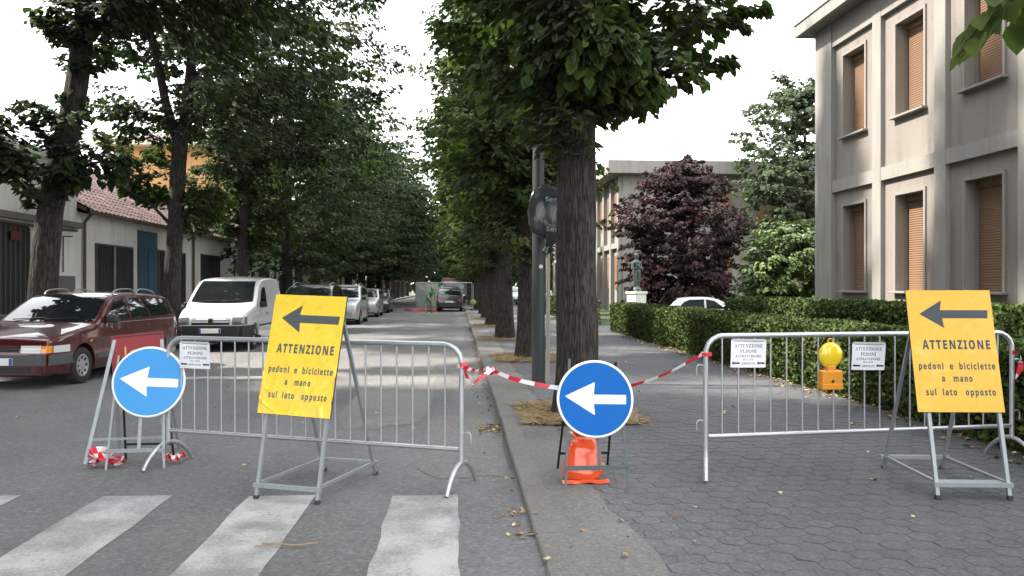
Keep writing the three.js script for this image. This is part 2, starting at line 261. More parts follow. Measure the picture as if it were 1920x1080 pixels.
function louver(parent, x, z0, z1, y0, y1, pitch, slatMat, d = 0.016) { // each slat its own piece, facing -x
  const g = new THREE.CylinderGeometry(pitch * 0.52, pitch * 0.52, z1 - z0, 7, 1, true, PI, PI); g.rotateX(PI / 2); g.scale(d / (pitch * 0.52), 1, 1);
  const n = Math.floor((y1 - y0) / pitch);
  for (let i = 0; i < n; i++) { const s = part(parent, 'shutter_slat', g, slatMat); s.position.set(x, y0 + (i + 0.5) * pitch, (z0 + z1) / 2); }
}
{
  const b = thing('stone_building', 'two-storey grey stone-framed building with lowered brown roller shutters', 'building');
  const zS = -22.25, bays = [-20.28, -17.70, -15.12, -12.54, -9.96], zE = -8.6, top = 8.6;
  // recessed wall sheet with openings
  const s = new THREE.Shape(); s.moveTo(zS + 0.02, -0.36); s.lineTo(zE, -0.36); s.lineTo(zE, top); s.lineTo(zS + 0.02, top);
  const W = 0.58; for (const c of bays) for (const [y0, y1] of [[1.45, 3.66], [5.46, 7.60]]) { const h = new THREE.Path(); h.moveTo(c - W, y0); h.lineTo(c + W, y0); h.lineTo(c + W, y1); h.lineTo(c - W, y1); s.holes.push(h); }
  const g = new THREE.ExtrudeGeometry(s, { depth: 0.34, bevelEnabled: false }); g.rotateY(-PI / 2); g.translate(10.45, 0, 0);   // shape x -> world z
  part(b, 'wall', boxUV(g), mb.panel);
  part(b, 'inner_wall', span(10.70, 10.9, -0.36, top, zS + 0.1, zE), mb.panel);
  part(b, 'end_wall', boxUV(span(10.02, 22, -0.36, top, zS, zS + 0.018)), mb.panel); part(b, 'back_block', boxUV(span(10.95, 22, -0.36, top, zS + 0.05, zE)), mb.panel);
  // pilasters and beams
  part(b, 'corner_pilaster', boxUV(rbox(0.5, top + 0.36 - 0.01, 0.98, 0.012, 10.22, (top - 0.36) / 2, zS + 0.44)), mb.stone);
  for (let i = 0; i < 5; i++) part(b, 'pilaster', boxUV(rbox(0.4, top + 0.35, 0.40, 0.012, 10.195, (top - 0.36) / 2, (bays[i] + 1.29))), mb.stone);
  for (let i = 0; i < 5; i++) {
    const z0 = i ? bays[i] - 1.29 + 0.2 : zS + 0.93, z1 = bays[i] + 1.29 - 0.2;
    part(b, 'floor_beam', boxUV(span(10.004, 10.39, 4.06, 4.37, z0, z1)), mb.stone); part(b, 'top_beam', boxUV(span(10.004, 10.39, 7.95, top - 0.01, z0, z1)), mb.stone);
    for (const [y0, y1, up] of [[1.45, 3.66, 0], [5.46, 7.60, 1]]) {
      const c = bays[i], w = part(b, 'window', merge([span(10.07, 10.28, y0 - 0.0, y1 + 0.06, c - W - 0.06, c - W + 0.012), span(10.07, 10.28, y0, y1 + 0.06, c + W - 0.012, c + W + 0.06), span(10.07, 10.28, y1 - 0.012, y1 + 0.06, c - W + 0.012, c + W - 0.012)]), mb.frame);
      part(w, 'sill', rbox(0.36, 0.055, W * 2 + 0.2, 0.01, 10.15, y0 - 0.028, c), mb.stone);
      part(w, 'shutter_box', span(10.34, 10.52, y1 - 0.16, y1 - 0.005, c - W + 0.004, c + W - 0.004), mb.shutter);
      part(w, 'shutter_back', span(10.395, 10.41, y0 + 0.01, y1 - 0.16, c - W + 0.004, c + W - 0.004), mb.shutter);
      louver(w, 10.392, c - W + 0.012, c + W - 0.012, y0 + 0.005, y1 - 0.13, 0.052, mb.shutter);
    }
  }
  part(b, 'soffit', boxUV(span(9.62, 22, top, top + 0.06, zS - 0.28, zE)), mb.soffit);
  part(b, 'roof_edge', boxUV(merge([span(9.52, 9.64, top - 0.02, top + 0.3, zS - 0.38, zE), span(9.645, 22, top - 0.02, top + 0.3, zS - 0.38, zS - 0.285)])), mb.stone);
  part(b, 'flashing', span(9.49, 22, top + 0.302, top + 0.34, zS - 0.42, zE), mb.soffit);
}
{ // second building of the same kind, farther off
  const b = thing('stone_building', 'distant pale two-storey building with flat roof behind the dark red maple', 'building');
  const X = 10, z0 = -50.4, z1 = -88, top = 8.5, x1 = 34;
  part(b, 'wall', boxUV(span(X + 0.25, x1, -0.36, top, z1, z0)), mb.stone);
  part(b, 'roof_edge', boxUV(rbox(x1 - X + 0.8, 0.8, z0 - z1 + 0.9, 0.02, (X + x1) / 2 - 0.4, top + 0.42, (z0 + z1) / 2 + 0.4)), mb.stone);
  for (let i = 0; i < 14; i++) { const z = z0 - 0.35 - i * 2.6; part(b, 'pilaster', span(X, X + 0.26, -0.36, top - 0.01, z - 0.25, z + 0.25), mb.stone); }
  for (let i = 0; i < 13; i++) {
    const zc = z0 - 1.65 - i * 2.6;
    part(b, 'floor_beam', span(X + 0.02, X + 0.26, 4.0, 4.35, zc - 1.03, zc + 1.03), mb.stone);
    for (const [y0, y1] of [[1.4, 3.6], [5.4, 7.6]]) { const w = part(b, 'window', span(X + 0.18, X + 0.27, y0, y1, zc - 0.6, zc + 0.6), mb.frame); part(w, 'shutter', span(X + 0.15, X + 0.2, y0 + 0.06, y1 - 0.06, zc - 0.52, zc + 0.52), mb.shutter); }
  }
  for (let i = 0; i < 7; i++) { const xc = X + 6.6 + i * 2.6; for (const [y0, y1] of [[1.4, 3.6], [5.4, 7.6]]) { const w = part(b, 'window', span(xc - 0.62, xc + 0.62, y0, y1, z0 - 0.05, z0 + 0.04), mb.frame); part(w, 'shutter', span(xc - 0.52, xc + 0.52, y0 + 0.07, y1 - 0.07, z0, z0 + 0.055), mb.shutter); } }
}
// ---------------------------------------------------------------- low buildings on the left
function grilled(b, z0, z1, y0, y1, X, n, rows = 0, frameMat = mb.grille) { // window in a wall that faces +x
  const w = part(b, 'window', merge([span(X - 0.02, X + 0.06, y0 - 0.06, y0, z0 - 0.06, z1 + 0.06), span(X - 0.02, X + 0.06, y1, y1 + 0.06, z0 - 0.06, z1 + 0.06), span(X - 0.02, X + 0.06, y0, y1, z0 - 0.06, z0), span(X - 0.02, X + 0.06, y0, y1, z1, z1 + 0.06)]), frameMat);
  part(w, 'pane', span(X - 0.01, X + 0.012, y0 - 0.01, y1 + 0.01, z0 - 0.01, z1 + 0.01), mb.pane);
  for (let i = 1; i < n; i++) { const z = lerp(z0, z1, i / n); part(w, 'grille_bar', rod([X + 0.05, y0, z], [X + 0.05, y1, z], 0.012, 5), frameMat); }
  for (let i = 1; i < rows; i++) { const y = lerp(y0, y1, i / rows); part(w, 'cross_bar', rod([X + 0.05, y, z0], [X + 0.05, y, z1], 0.012, 5), frameMat); }
  return w;
}
{
  const X = -11;
  const a = thing('corner_shop', 'grey-white low building with parapet and dark barred gate behind leaning linden', 'building');
  part(a, 'wall', boxUV(span(-22, X, -0.1, 5.0, -24.5, -17)), mb.white); part(a, 'parapet', boxUV(span(-22, X + 0.08, 4.995, 5.2, -24.52, -16.9)), mb.white);
  part(a, 'plinth', boxUV(span(X + 0.002, X + 0.05, 0.1, 1.85, -24.3, -22.9)), mb.plinth); part(a, 'cornice', boxUV(span(X - 0.1, X + 0.22, 3.22, 3.38, -24.45, -16.9)), mb.plinth);
  part(a, 'cable_pipe', tube([[X + 0.05, 3.15, -17], [X + 0.06, 3.12, -22.5], [X + 0.05, 3.16, -24.4]], 0.035, 16, 6), mb.rust);
  const gt = part(a, 'gate', span(X - 0.02, X + 0.03, 0.12, 3.1, -21.8, -17.6), mb.dark);
  for (let i = 0; i <= 18; i++) { const z = lerp(-21.75, -17.65, i / 18); part(gt, 'gate_bar', rod([X + 0.07, 0.12, z], [X + 0.07, 3.05, z], 0.016, 5), mb.grille); }
  part(gt, 'sign_panel', span(X + 0.09, X + 0.11, 2.7, 2.92, -21.3, -20.8), M([0.10, 0.012, 0.015], 0.5), 'small dark red sign over the barred gate');
  part(a, 'bracket', merge([rod([X + 0.04, 2.95, -23.6], [X + 0.04, 1.95, -23.6], 0.02, 5), rod([X + 0.04, 2.95, -23.6], [X + 0.3, 2.95, -23.6], 0.02, 5)]), mb.rust);

  const h = thing('low_house', 'long low white house with purplish clay tile roof and barred windows', 'building');
  const z0 = -24.52, z1 = -63, ev = 3.72;
  part(h, 'wall', boxUV(span(-19, X - 0.003, -0.1, ev, z1, z0)), mb.white); part(h, 'plinth', boxUV(span(X - 0.002, X + 0.04, 0.1, 0.75, z1 + 0.02, z0 - 0.1)), mb.plinth);
  grilled(h, -28.45, -25.75, 0.9, 2.82, X, 16); part(h.children[h.children.length - 1], 'mullion', span(X + 0.05, X + 0.09, 0.9, 2.82, -27.0, -26.9), mb.frame);
  const dr = part(h, 'door', span(X - 0.02, X + 0.05, 0.12, 3.5, -30.75, -29.0), mb.blue, 'faded dark blue metal door');
  part(dr, 'door_rail', merge([span(X + 0.048, X + 0.075, 2.9, 2.96, -30.7, -29.05), span(X + 0.048, X + 0.07, 0.2, 2.85, -29.9, -29.84)]), mb.blue); part(dr, 'handle', rod([X + 0.1, 1.15, -29.75], [X + 0.1, 1.3, -29.75], 0.015, 6), mb.rust);
  grilled(h, -33.8, -30.95, 0.9, 2.85, X, 14, 0, mb.rust); grilled(h, -38.6, -36.0, 0.9, 2.9, X, 10, 6); grilled(h, -43.6, -41.2, 0.9, 2.9, X, 8, 8); grilled(h, -48.5, -46.4, 1.0, 2.95, X, 3, 12); grilled(h, -54.0, -51.5, 1.0, 2.95, X, 3, 12); grilled(h, -58.6, -56.4, 1.0, 2.95, X, 3, 12);
  part(h, 'downpipe', merge([rod([X + 0.07, 0.1, -24.85], [X + 0.07, 3.45, -24.85], 0.045, 7), rod([X + 0.07, 3.45, -24.85], [X + 0.3, 3.72, -24.85], 0.045, 7)]), mb.rust);
  part(h, 'downpipe', rod([X + 0.07, 0.1, -34.8], [X + 0.07, 3.6, -34.8], 0.05, 7), mb.rust); part(h, 'downpipe', rod([X + 0.07, 0.1, -50.1], [X + 0.07, 3.6, -50.1], 0.06, 7), mb.rust);
  part(h, 'gutter', tube([[X + 0.36, ev + 0.02, z0 + 0.1], [X + 0.36, ev - 0.03, -40], [X + 0.36, ev, z1]], 0.07, 20, 6), mb.rust);
  // roof deck and tiles: slope from the eave up to the ridge
  const ex = X + 0.4, ey = ev + 0.03, rx = -15.2, ry = 6.25, sl = Math.hypot(rx - ex, ry - ey), ang = Math.atan2(ry - ey, ex - rx);
  const deck = (xa, ya, xb, yb) => { const g = new THREE.BufferGeometry(), p = []; const A = [xa, ya, z0], B = [xa, ya, z1], C = [xb, yb, z1], D = [xb, yb, z0]; const q = (P) => [P[0], P[1] - 0.1, P[2]]; for (const [a1, b1, c1, d1] of [[A, B, C, D], [q(A), q(B), q(C), q(D)], [A, B, q(B), q(A)], [D, A, q(A), q(D)], [B, C, q(C), q(B)]]) p.push(...a1, ...b1, ...c1, ...a1, ...c1, ...d1); g.setAttribute('position', new THREE.Float32BufferAttribute(p, 3)); g.computeVertexNormals(); return boxUV(g); };
  const rf = part(h, 'roof', deck(ex, ey, rx, ry), mb.rust); part(h, 'back_roof', deck(rx - 0.01, ry, -19.4, ey), mb.rust);
  part(h, 'gable_wall', (() => { const s = new THREE.Shape(); s.moveTo(X - 0.05, ev - 0.02); s.lineTo(rx, ry - 0.12); s.lineTo(-19, ev - 0.02); const g = new THREE.ExtrudeGeometry(s, { depth: 0.2, bevelEnabled: false }); g.translate(0, 0, z0 - 0.25); return boxUV(g); })(), mb.white);
  const tw = 0.30, tl = 0.36, tg = grid(6, 2, (u, v) => { const a = u * 2 * PI; return [(u - 0.5) * tw * 1.02, 0.022 + 0.017 * Math.cos(a) + (1 - v) * 0.018, (0.5 - v) * tl * 1.12]; });
  const tgf = merge([tg, grid(6, 1, (u, v) => { const a = u * 2 * PI; return [(u - 0.5) * tw * 1.02, lerp(0.002, 0.04 + 0.017 * Math.cos(a), v), 0.5 * tl * 1.12]; })]);
  const tmats = [[0.13, 0.078, 0.072], [0.16, 0.098, 0.09], [0.2, 0.128, 0.116], [0.11, 0.072, 0.068], [0.24, 0.175, 0.16]].map((c) => M(c, 0.85, { map: rep(T.plaster, 1.5) }));
  const nr = Math.floor(sl / tl), nc = Math.floor((z0 - z1) / tw), all = [], r = RNG(31), up = V(rx - ex, ry - ey, 0).normalize(), nor = V(Math.sin(ang), Math.cos(ang), 0);
  const basis = new THREE.Matrix4().makeBasis(V(0, 0, -1), nor, up.clone().negate()); const Q = new THREE.Quaternion().setFromRotationMatrix(basis);
  for (let c = 0; c < nc; c++) for (let k = 0; k < nr; k++) { const p = V(ex, ey, 0).addScaledVector(up, (k + 0.5) * tl).addScaledVector(nor, 0.004 + r() * 0.006); p.z = z0 - (c + 0.5) * tw; all.push({ p, t: Math.floor(r() * r() * 5), q: Q.clone().multiply(new THREE.Quaternion().setFromEuler(new THREE.Euler((r() - 0.5) * 0.02, (r() - 0.5) * 0.05, (r() - 0.5) * 0.03))) }); }
  const vis = all.filter((s) => s.p.z > -40 && s.p.z < -24).slice(0, 300), vs = new Set(vis);
  for (const s of vis) { const e = part(rf, 'roof_tile', tgf, tmats[s.t]); e.position.copy(s.p); e.quaternion.copy(s.q); }
  const rest = all.filter((s) => !vs.has(s)), im = new THREE.InstancedMesh(tgf, M([0.16, 0.10, 0.092], 0.85), rest.length), mt = new THREE.Matrix4(), cc = new THREE.Color();
  rest.forEach((s, i) => { im.setMatrixAt(i, mt.compose(s.p, s.q, V(1, 1, 1))); im.setColorAt(i, cc.setRGB(0.75 + 0.15 * s.t, 0.75 + 0.15 * s.t, 0.75 + 0.16 * s.t)); }); stuffPart(rf, 'far_roof_tiles', im);
  const rg = []; part(rf, 'ridge_cap', rod([rx, ry + 0.02, z0], [rx, ry + 0.02, z1], 0.1, 8), tmats[1]);

  const o = thing('orange_house', 'tall orange plastered house with overhanging eaves behind the low tiled house', 'building');
  part(o, 'wall', boxUV(span(-23.6, -15.6, -0.36, 11.2, -74, -58)), mb.orange); part(o, 'eaves', span(-24.6, -14.8, 11.2, 11.65, -75, -57), mb.cream);
  part(o, 'roof', (() => { const g = new THREE.ConeGeometry(7.2, 2.0, 4, 1); g.rotateY(PI / 4); g.scale(0.96, 1, 1.78); g.translate(-19.7, 12.66, -66); return g; })(), tmats[1]);
  for (const x of [-21.6, -17.8]) for (const y of [3.2, 6.6]) { const w = part(o, 'window', span(x - 0.65, x + 0.65, y, y + 1.7, -58.02, -57.95), mb.cream); part(w, 'shutter', span(x - 0.55, x + 0.55, y + 0.1, y + 1.6, -57.96, -57.92), mb.shutterdark); }
  const wh = thing('white_house', 'plain white house standing past the end of the low tiled house', 'building');
  part(wh, 'wall', boxUV(span(-22, -10.6, -0.36, 6.4, -86, -66)), mb.whiteclean); part(wh, 'roof_edge', span(-22.4, -10.2, 6.4, 6.7, -86.3, -65.7), mb.cream);
  for (const z of [-70, -75, -80]) { const w = part(wh, 'window', span(-10.62, -10.55, 1.2, 2.8, z - 0.7, z + 0.7), mb.cream); part(w, 'pane', span(-10.56, -10.53, 1.3, 2.7, z - 0.6, z + 0.6), m.glass); }
  { const w = part(wh, 'window', span(-14.6, -13.2, 1.2, 2.9, -66.02, -65.95), mb.cream); part(w, 'pane', span(-14.5, -13.3, 1.3, 2.8, -65.96, -65.93), m.glass); }
  const hz = thing('pink_house', 'pinkish two-storey house rising behind the corner shop roof', 'building');
  part(hz, 'wall', boxUV(span(-34, -20.5, -0.36, 6.3, -42, -28)), mb.cream); part(hz, 'roof', (() => { const g = new THREE.ConeGeometry(9, 1.5, 4, 1); g.rotateY(PI / 4); g.scale(1.12, 1, 1.15); g.translate(-27.2, 7.05, -35); return g; })(), M([0.42, 0.27, 0.24], 0.9));
}
// ---------------------------------------------------------------- trees, hedges, shrubs
class Leaves {
  constructor() { this.p = []; this.n = []; this.c = []; this.i = []; this.k = 0; }
  add(P, D, N, s, c, lod, r) {
    const d = D.clone().normalize(), side = d.clone().cross(N).normalize(), n = side.clone().cross(d).normalize(), f = 0.10 + 0.16 * r();
    const curl = (r() - 0.3) * 0.25;
    const S = lod === 4 ? [[0, 0.1, 0], [-0.17, -0.07, f * 0.5], [-0.42, 0.08, f], [-0.5, 0.38, f], [-0.3, 0.74, f * 0.5], [0, 1.06, -curl], [0.3, 0.74, f * 0.5], [0.5, 0.38, f], [0.42, 0.08, f], [0.17, -0.07, f * 0.5]] : lod === 0 ? [[0, 0.1, 0], [-0.32, -0.04, f * 0.7], [-0.48, 0.44, f], [0, 1.0, -curl], [0.48, 0.44, f], [0.32, -0.04, f * 0.7]] : lod === 3 ? [[0, 0, 0], [-0.05, 0.5, 0], [0, 1.1, 0.1 - curl], [0.05, 0.5, 0]] : lod === 2 ? [[0, 0, 0], [-0.27, 0.5, f * 0.5], [0, 1.1, -curl], [0.27, 0.5, f * 0.5]] : [[0, -0.05, 0], [-0.46, 0.42, f], [0, 1.05, -curl], [0.46, 0.42, f]];
    const F = lod === 4 ? [0, 2, 1, 0, 3, 2, 0, 4, 3, 0, 5, 4, 0, 6, 5, 0, 7, 6, 0, 8, 7, 0, 9, 8] : lod === 0 ? [0, 2, 1, 0, 3, 2, 0, 4, 3, 0, 5, 4] : [0, 2, 1, 0, 3, 2];
    for (const a of S) {
      this.p.push(P.x + (side.x * a[0] + d.x * a[1] + n.x * a[2]) * s, P.y + (side.y * a[0] + d.y * a[1] + n.y * a[2]) * s, P.z + (side.z * a[0] + d.z * a[1] + n.z * a[2]) * s);
      const t = a[0] * 1.1; let nx = n.x - side.x * t * f, ny = n.y - side.y * t * f, nz = n.z - side.z * t * f; const l = Math.hypot(nx, ny, nz); this.n.push(nx / l, ny / l, nz / l); this.c.push(c[0], c[1], c[2]);
    }
    for (const i of F) this.i.push(i + this.k); this.k += S.length;
  }
  geo() { const g = new THREE.BufferGeometry(); g.setAttribute('position', new THREE.Float32BufferAttribute(this.p, 3)); g.setAttribute('normal', new THREE.Float32BufferAttribute(this.n, 3)); g.setAttribute('color', new THREE.Float32BufferAttribute(this.c, 3)); g.setIndex(this.k > 65535 ? new THREE.Uint32BufferAttribute(this.i, 1) : new THREE.Uint16BufferAttribute(this.i, 1)); return g; }
}
function barkTube(path, rad, seg, disp, seed, vs = 0.33) {             // path: [x, y, z, r] ...
  const cu = new THREE.CatmullRomCurve3(path.map((p) => V(p[0], p[1], p[2])), false, 'catmullrom', 0.5), P = [], U = [], I = []; let ref = V(1, 0, 0), len = 0, last = null;
  for (let j = 0; j <= seg; j++) {
    const t = j / seg, c = cu.getPoint(t), tg = cu.getTangent(t), f = t * (path.length - 1), k = Math.min(path.length - 2, Math.floor(f)), R = lerp(path[k][3], path[k + 1][3], f - k);
    const b = tg.clone().cross(ref).normalize(), a = b.clone().cross(tg).normalize(); ref = a; if (last) len += c.distanceTo(last); last = c;
    for (let i = 0; i <= rad; i++) {
      const th = i / rad * 2 * PI, u = i / rad; let r = R;
      if (disp) { const w = u + 0.02 * (vnoise(u * 4, len * 2.2, 4, 999, seed) - 0.5); r += disp * ((Math.abs(fbm(w, len / 100, 26, 90, 2, seed + 3) - 0.5) * 2.4) - 0.4) + R * 0.16 * (fbm(u, len / 100, 3, 60, 2, seed + 5) - 0.5); }
      P.push(c.x + (a.x * Math.cos(th) + b.x * Math.sin(th)) * r, c.y + (a.y * Math.cos(th) + b.y * Math.sin(th)) * r, c.z + (a.z * Math.cos(th) + b.z * Math.sin(th)) * r); U.push(u * 2, len * vs);
    }
  }
  for (let j = 0; j < seg; j++) for (let i = 0; i < rad; i++) { const q = j * (rad + 1) + i; I.push(q, q + rad + 1, q + 1, q + 1, q + rad + 1, q + rad + 2); }
  const g = new THREE.BufferGeometry(); g.setAttribute('position', new THREE.Float32BufferAttribute(P, 3)); g.setAttribute('uv', new THREE.Float32BufferAttribute(U, 2)); g.setIndex(I); g.computeVertexNormals(); return g;
}
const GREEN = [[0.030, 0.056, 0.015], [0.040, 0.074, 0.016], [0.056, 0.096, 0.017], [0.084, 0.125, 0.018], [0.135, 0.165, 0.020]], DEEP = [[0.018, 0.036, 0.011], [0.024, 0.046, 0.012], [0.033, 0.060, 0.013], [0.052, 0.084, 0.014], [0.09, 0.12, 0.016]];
const pick = (cols, r) => { const a = r() * r() * cols.length * 0.999, c = cols[Math.floor(a)], k = 0.82 + 0.4 * r(); return [c[0] * k, c[1] * k, c[2] * k]; };
// crown of twigs that leave the limbs and end in the given clumps; leaves hang in flat sprays along them
function crown(o) {
  const r = RNG(o.seed), L = new Leaves(), tw = [], ax = [];
  for (const path of o.axes) { const cu = new THREE.CatmullRomCurve3(path.map((p) => V(p[0], p[1], p[2]))); for (let i = 0; i <= 24; i++) ax.push(cu.getPoint(i / 24)); }
  for (const b of o.blobs) {
    const lod = b.lod ?? o.lod ?? 1, size = b.size ?? o.size ?? 0.23, per = b.per ?? o.per ?? 22, cols = b.cols ?? o.cols ?? GREEN, sw = b.spray ?? 0.3;
    for (let i = 0; i < b.n; i++) {
      const th = r() * 2 * PI, cz = r() * 2 - 1, q = Math.sqrt(1 - cz * cz), k = 0.62 + 0.42 * Math.pow(r(), 0.7);
      const tip = V(b.c[0] + b.r[0] * k * q * Math.cos(th), b.c[1] + b.r[1] * k * cz, b.c[2] + b.r[2] * k * q * Math.sin(th));
      let best = null, bd = 1e9; for (const a of ax) { const dx = a.x - tip.x, dz = a.z - tip.z, dh = Math.hypot(dx, dz), dy = a.y - (tip.y - 0.3 * dh - 0.1), d = dx * dx + dz * dz + dy * dy * 1.6 + r() * 0.4; if (d < bd) { bd = d; best = a; } }
      const A = best, len = A.distanceTo(tip), mid = A.clone().lerp(tip, 0.55); mid.y += len * (0.10 + 0.08 * r()); tip.y -= len * 0.05;
      const bez = (t) => { const u = 1 - t; return V(A.x * u * u + 2 * mid.x * u * t + tip.x * t * t, A.y * u * u + 2 * mid.y * u * t + tip.y * t * t, A.z * u * u + 2 * mid.z * u * t + tip.z * t * t); };
      if (!(o.twigEvery && i % o.twigEvery) && len < 2.2) tw.push([bez(0), bez(0.5), bez(1), 0.004 + 0.006 * len]);
      const s0 = Math.max(0.05, 1 - (b.reach ?? 1.5) / Math.max(len, 0.3)), cbase = pick(cols, r);
      for (let j = 0; j < per; j++) {
        const s = lerp(s0, 1, Math.pow(r(), 0.8)), p = bez(s), d = bez(Math.min(1, s + 0.05)).sub(bez(Math.max(0, s - 0.05))).normalize();
        const lat = V(-d.z, 0, d.x).normalize(), sg = r() < 0.5 ? -1 : 1, off = sw * (0.15 + r()) * (1.08 - s * 0.75); p.addScaledVector(lat, sg * off); p.y += (r() - 0.62) * 0.20 * (sw / 0.3) - off * 0.18;
        const D = d.clone().multiplyScalar(0.55 + 0.5 * r()).addScaledVector(lat, sg * (0.3 + 0.7 * r())).add(V((r() - 0.5) * 0.5, -0.35 - 0.6 * r(), (r() - 0.5) * 0.5));
        const N = V((r() - 0.5) * 0.9, 0.9, (r() - 0.5) * 0.9).addScaledVector(d, 0.35 * r());
        const c = pick(cols, r), mix = 0.5; L.add(p, D, N, size * (0.62 + 0.6 * r()), [lerp(c[0], cbase[0], mix), lerp(c[1], cbase[1], mix), lerp(c[2], cbase[2], mix)], lod, r);
      }
    }
  }
  const tg = []; for (const [a, b, c, rr] of tw) { tg.push(rod(a.toArray(), b.toArray(), rr, 4, rr * 0.7), rod(b.toArray(), c.toArray(), rr * 0.7, 4, 0.002)); }
  return { leaves: L.geo(), twigs: tg.length ? merge(tg) : null };
}
function column(seed, base, top, R, o = {}) {                          // stacked, uneven clumps
  const r = RNG(seed), out = [], n = o.around ?? 4;
  for (let y = base + 0.7; y < top; y += o.step ?? 1.25) {
    const t = (y - base) / (top - base), prof = (0.62 + 0.38 * sstep(0, 0.25, t)) * Math.sqrt(Math.max(0.05, 1 - Math.pow(Math.max(0, t - 0.35) / 0.68, o.full ?? 2.4))), a0 = r() * 6;
    for (let k = 0; k < n; k++) { const a = a0 + k * 2 * PI / n + (r() - 0.5) * 0.7, w = R * prof * (0.86 + 0.3 * r()), d = w * (0.5 + 0.14 * r()), rr = w * (0.36 + 0.16 * r()); out.push({ c: [(o.cx ?? 0) + Math.cos(a) * d * (o.sx ?? 1), y + (r() - 0.5) * 1.1, (o.cz ?? 0) + Math.sin(a) * d * (o.sz ?? 1)], r: [rr, 0.72 + 0.35 * r(), rr], n: o.n ?? 12, lod: o.lod, size: o.size, per: o.per, cols: o.cols, spray: o.spray, reach: o.reach }); }
  }
  return out;
}
function makeTree(name, label, category, pos, turn, o, group) {
  const t = thing(name, label, category, pos, turn, group);
  o.axes.forEach((p, i) => part(t, i ? 'limb' : 'trunk', barkTube(p, o.rad && !i ? o.rad : i ? 10 : 16, o.seg && !i ? o.seg : 20, i ? 0.004 : o.disp ?? 0.008, o.seed + i), m.bark));
  const c = crown(o); const cr = part(t, 'crown', c.leaves, o.mat ?? m.leaf); if (c.twigs) part(cr, 'twigs', c.twigs, m.twig); return t;
}
const GT = 'linden trees lining the street';
{ // right row
  const trunk = (h, r0, lx = 0, lz = 0) => [[0, -0.12, 0, r0 * 1.45], [0, 0.12, 0, r0 * 1.16], [0.01, 0.6, 0, r0 * 1.03], [lx * 0.3, 1.8, lz * 0.3, r0 * 0.98], [lx * 0.6, 3.2, lz * 0.6, r0 * 0.93], [lx, h * 0.55, lz, r0 * 0.7], [lx * 1.2, h * 0.8, lz, r0 * 0.4], [lx * 1.2, h, lz, 0.03]];
  const zR = [-9.15, -16.4, -22.6, -30.2, -37, -44, -51, -58, -65, -73, -81, -89, -98, -108, -118, -130];
  const d0 = { lod: 4, size: 0.115, cols: GREEN.slice(1) };
  // nearest tree: low sprays built leaf by leaf
  const B = [];
  const add = (x, y, z, rx, ry, rz, n, o = {}) => B.push({ c: [x, y, z], r: [rx, ry, rz], n, per: 38, spray: 0.26, reach: 1.25, ...d0, ...o });
  add(-0.55, 3.75, 0.5, 0.75, 0.5, 0.8, 34); add(0.0, 3.9, 0.7, 0.75, 0.4, 0.6, 26); add(-0.5, 4.5, 0.4, 0.95, 0.6, 1.1, 40); add(0.35, 3.85, 0.3, 0.65, 0.5, 0.9, 34); add(0.2, 4.6, 0.4, 0.7, 0.6, 0.9, 34);
  add(0.45, 4.12, 0.2, 0.4, 0.3, 0.6, 16); add(0.65, 4.95, 0.1, 0.5, 0.3, 0.6, 18); add(0.5, 3.7, -0.3, 0.5, 0.3, 0.8, 20); add(-0.7, 5.3, 0, 1.1, 0.7, 1.2, 40); add(0.2, 5.5, 0.1, 0.9, 0.6, 1.1, 34); add(-0.4, 4.1, -0.9, 1.0, 0.7, 0.8, 26); add(0.7, 4.6, -1.0, 1.0, 0.7, 0.8, 26);
  const sprays = [[2.1, 4.66, 0.1, 0.10], [1.8, 4.36, 0.25, 0.10], [1.68, 3.95, 0.2, 0.08], [1.4, 4.16, -0.3, 0.12], [1.8, 5.05, -0.2, 0.15], [1.5, 4.85, 0.3, 0.14], [1.25, 4.5, 0.6, 0.14], [-1.25, 4.05, 0.4, 0.25], [-1.3, 4.7, 0.3, 0.25], [1.3, 3.55, 0.4, 0.18]];
  for (const [x, y, z, q] of sprays) add(x, y, z, q, 0.12, q, 2, { per: 30, spray: 0.08, reach: 1.3 });
  B.push(...column(901, 5.6, 15.5, 2.9, { n: 13, per: 22, size: 0.24, lod: 1 }));
  const t0 = makeTree('linden_tree', 'thick-trunked linden with furrowed bark behind the blue disc sign on the pavement', 'tree', [1.33, 0.1, zR[0]], 0, { seed: 11, axes: [trunk(13, 0.225), [[0, 4.0, 0, 0.1], [0.8, 5.2, 0.2, 0.06], [1.6, 7.4, 0.3, 0.02]], [[0, 4.2, 0, 0.1], [-0.8, 5.6, 0.1, 0.06], [-1.3, 8, 0.2, 0.02]], [[0, 3.55, 0, 0.06], [0.9, 4.15, 0.15, 0.04], [1.7, 4.5, 0.15, 0.012]], [[0, 3.4, 0, 0.05], [0.8, 3.75, 0.2, 0.03], [1.4, 3.85, 0.25, 0.01]], [[0, 3.5, 0, 0.05], [0.1, 3.9, 0.7, 0.03], [0.0, 4.1, 1.2, 0.01]]], blobs: B, rad: 120, seg: 150, disp: 0.013 }, GT);
  // second and third: detailed; rest share two lighter crowns
  const near = (seed, h, low) => ({ seed, axes: [trunk(h, 0.25, 0.15, 0), [[0.1, 3.6, 0, 0.12], [-0.9, 5.6, 0.3, 0.07], [-1.6, 9, 0.4, 0.02]], [[0.1, 4.2, 0, 0.12], [1.0, 6.2, -0.2, 0.07], [1.5, 9.5, -0.3, 0.02]], [[0, 2.9, 0, 0.05], [-0.6, 3.6, 0.3, 0.03], [-1.1, 4.2, 0.4, 0.01]]], blobs: [...column(seed, low, h, 2.45, { n: 27, per: 40, lod: 0, size: 0.125, step: 1.3, cols: GREEN.slice(1) }), ...column(seed + 3, low - 0.5, low + 1.5, 1.7, { n: 12, per: 30, lod: 0, size: 0.13, step: 0.8 })], rad: 48, seg: 60, disp: 0.02 });
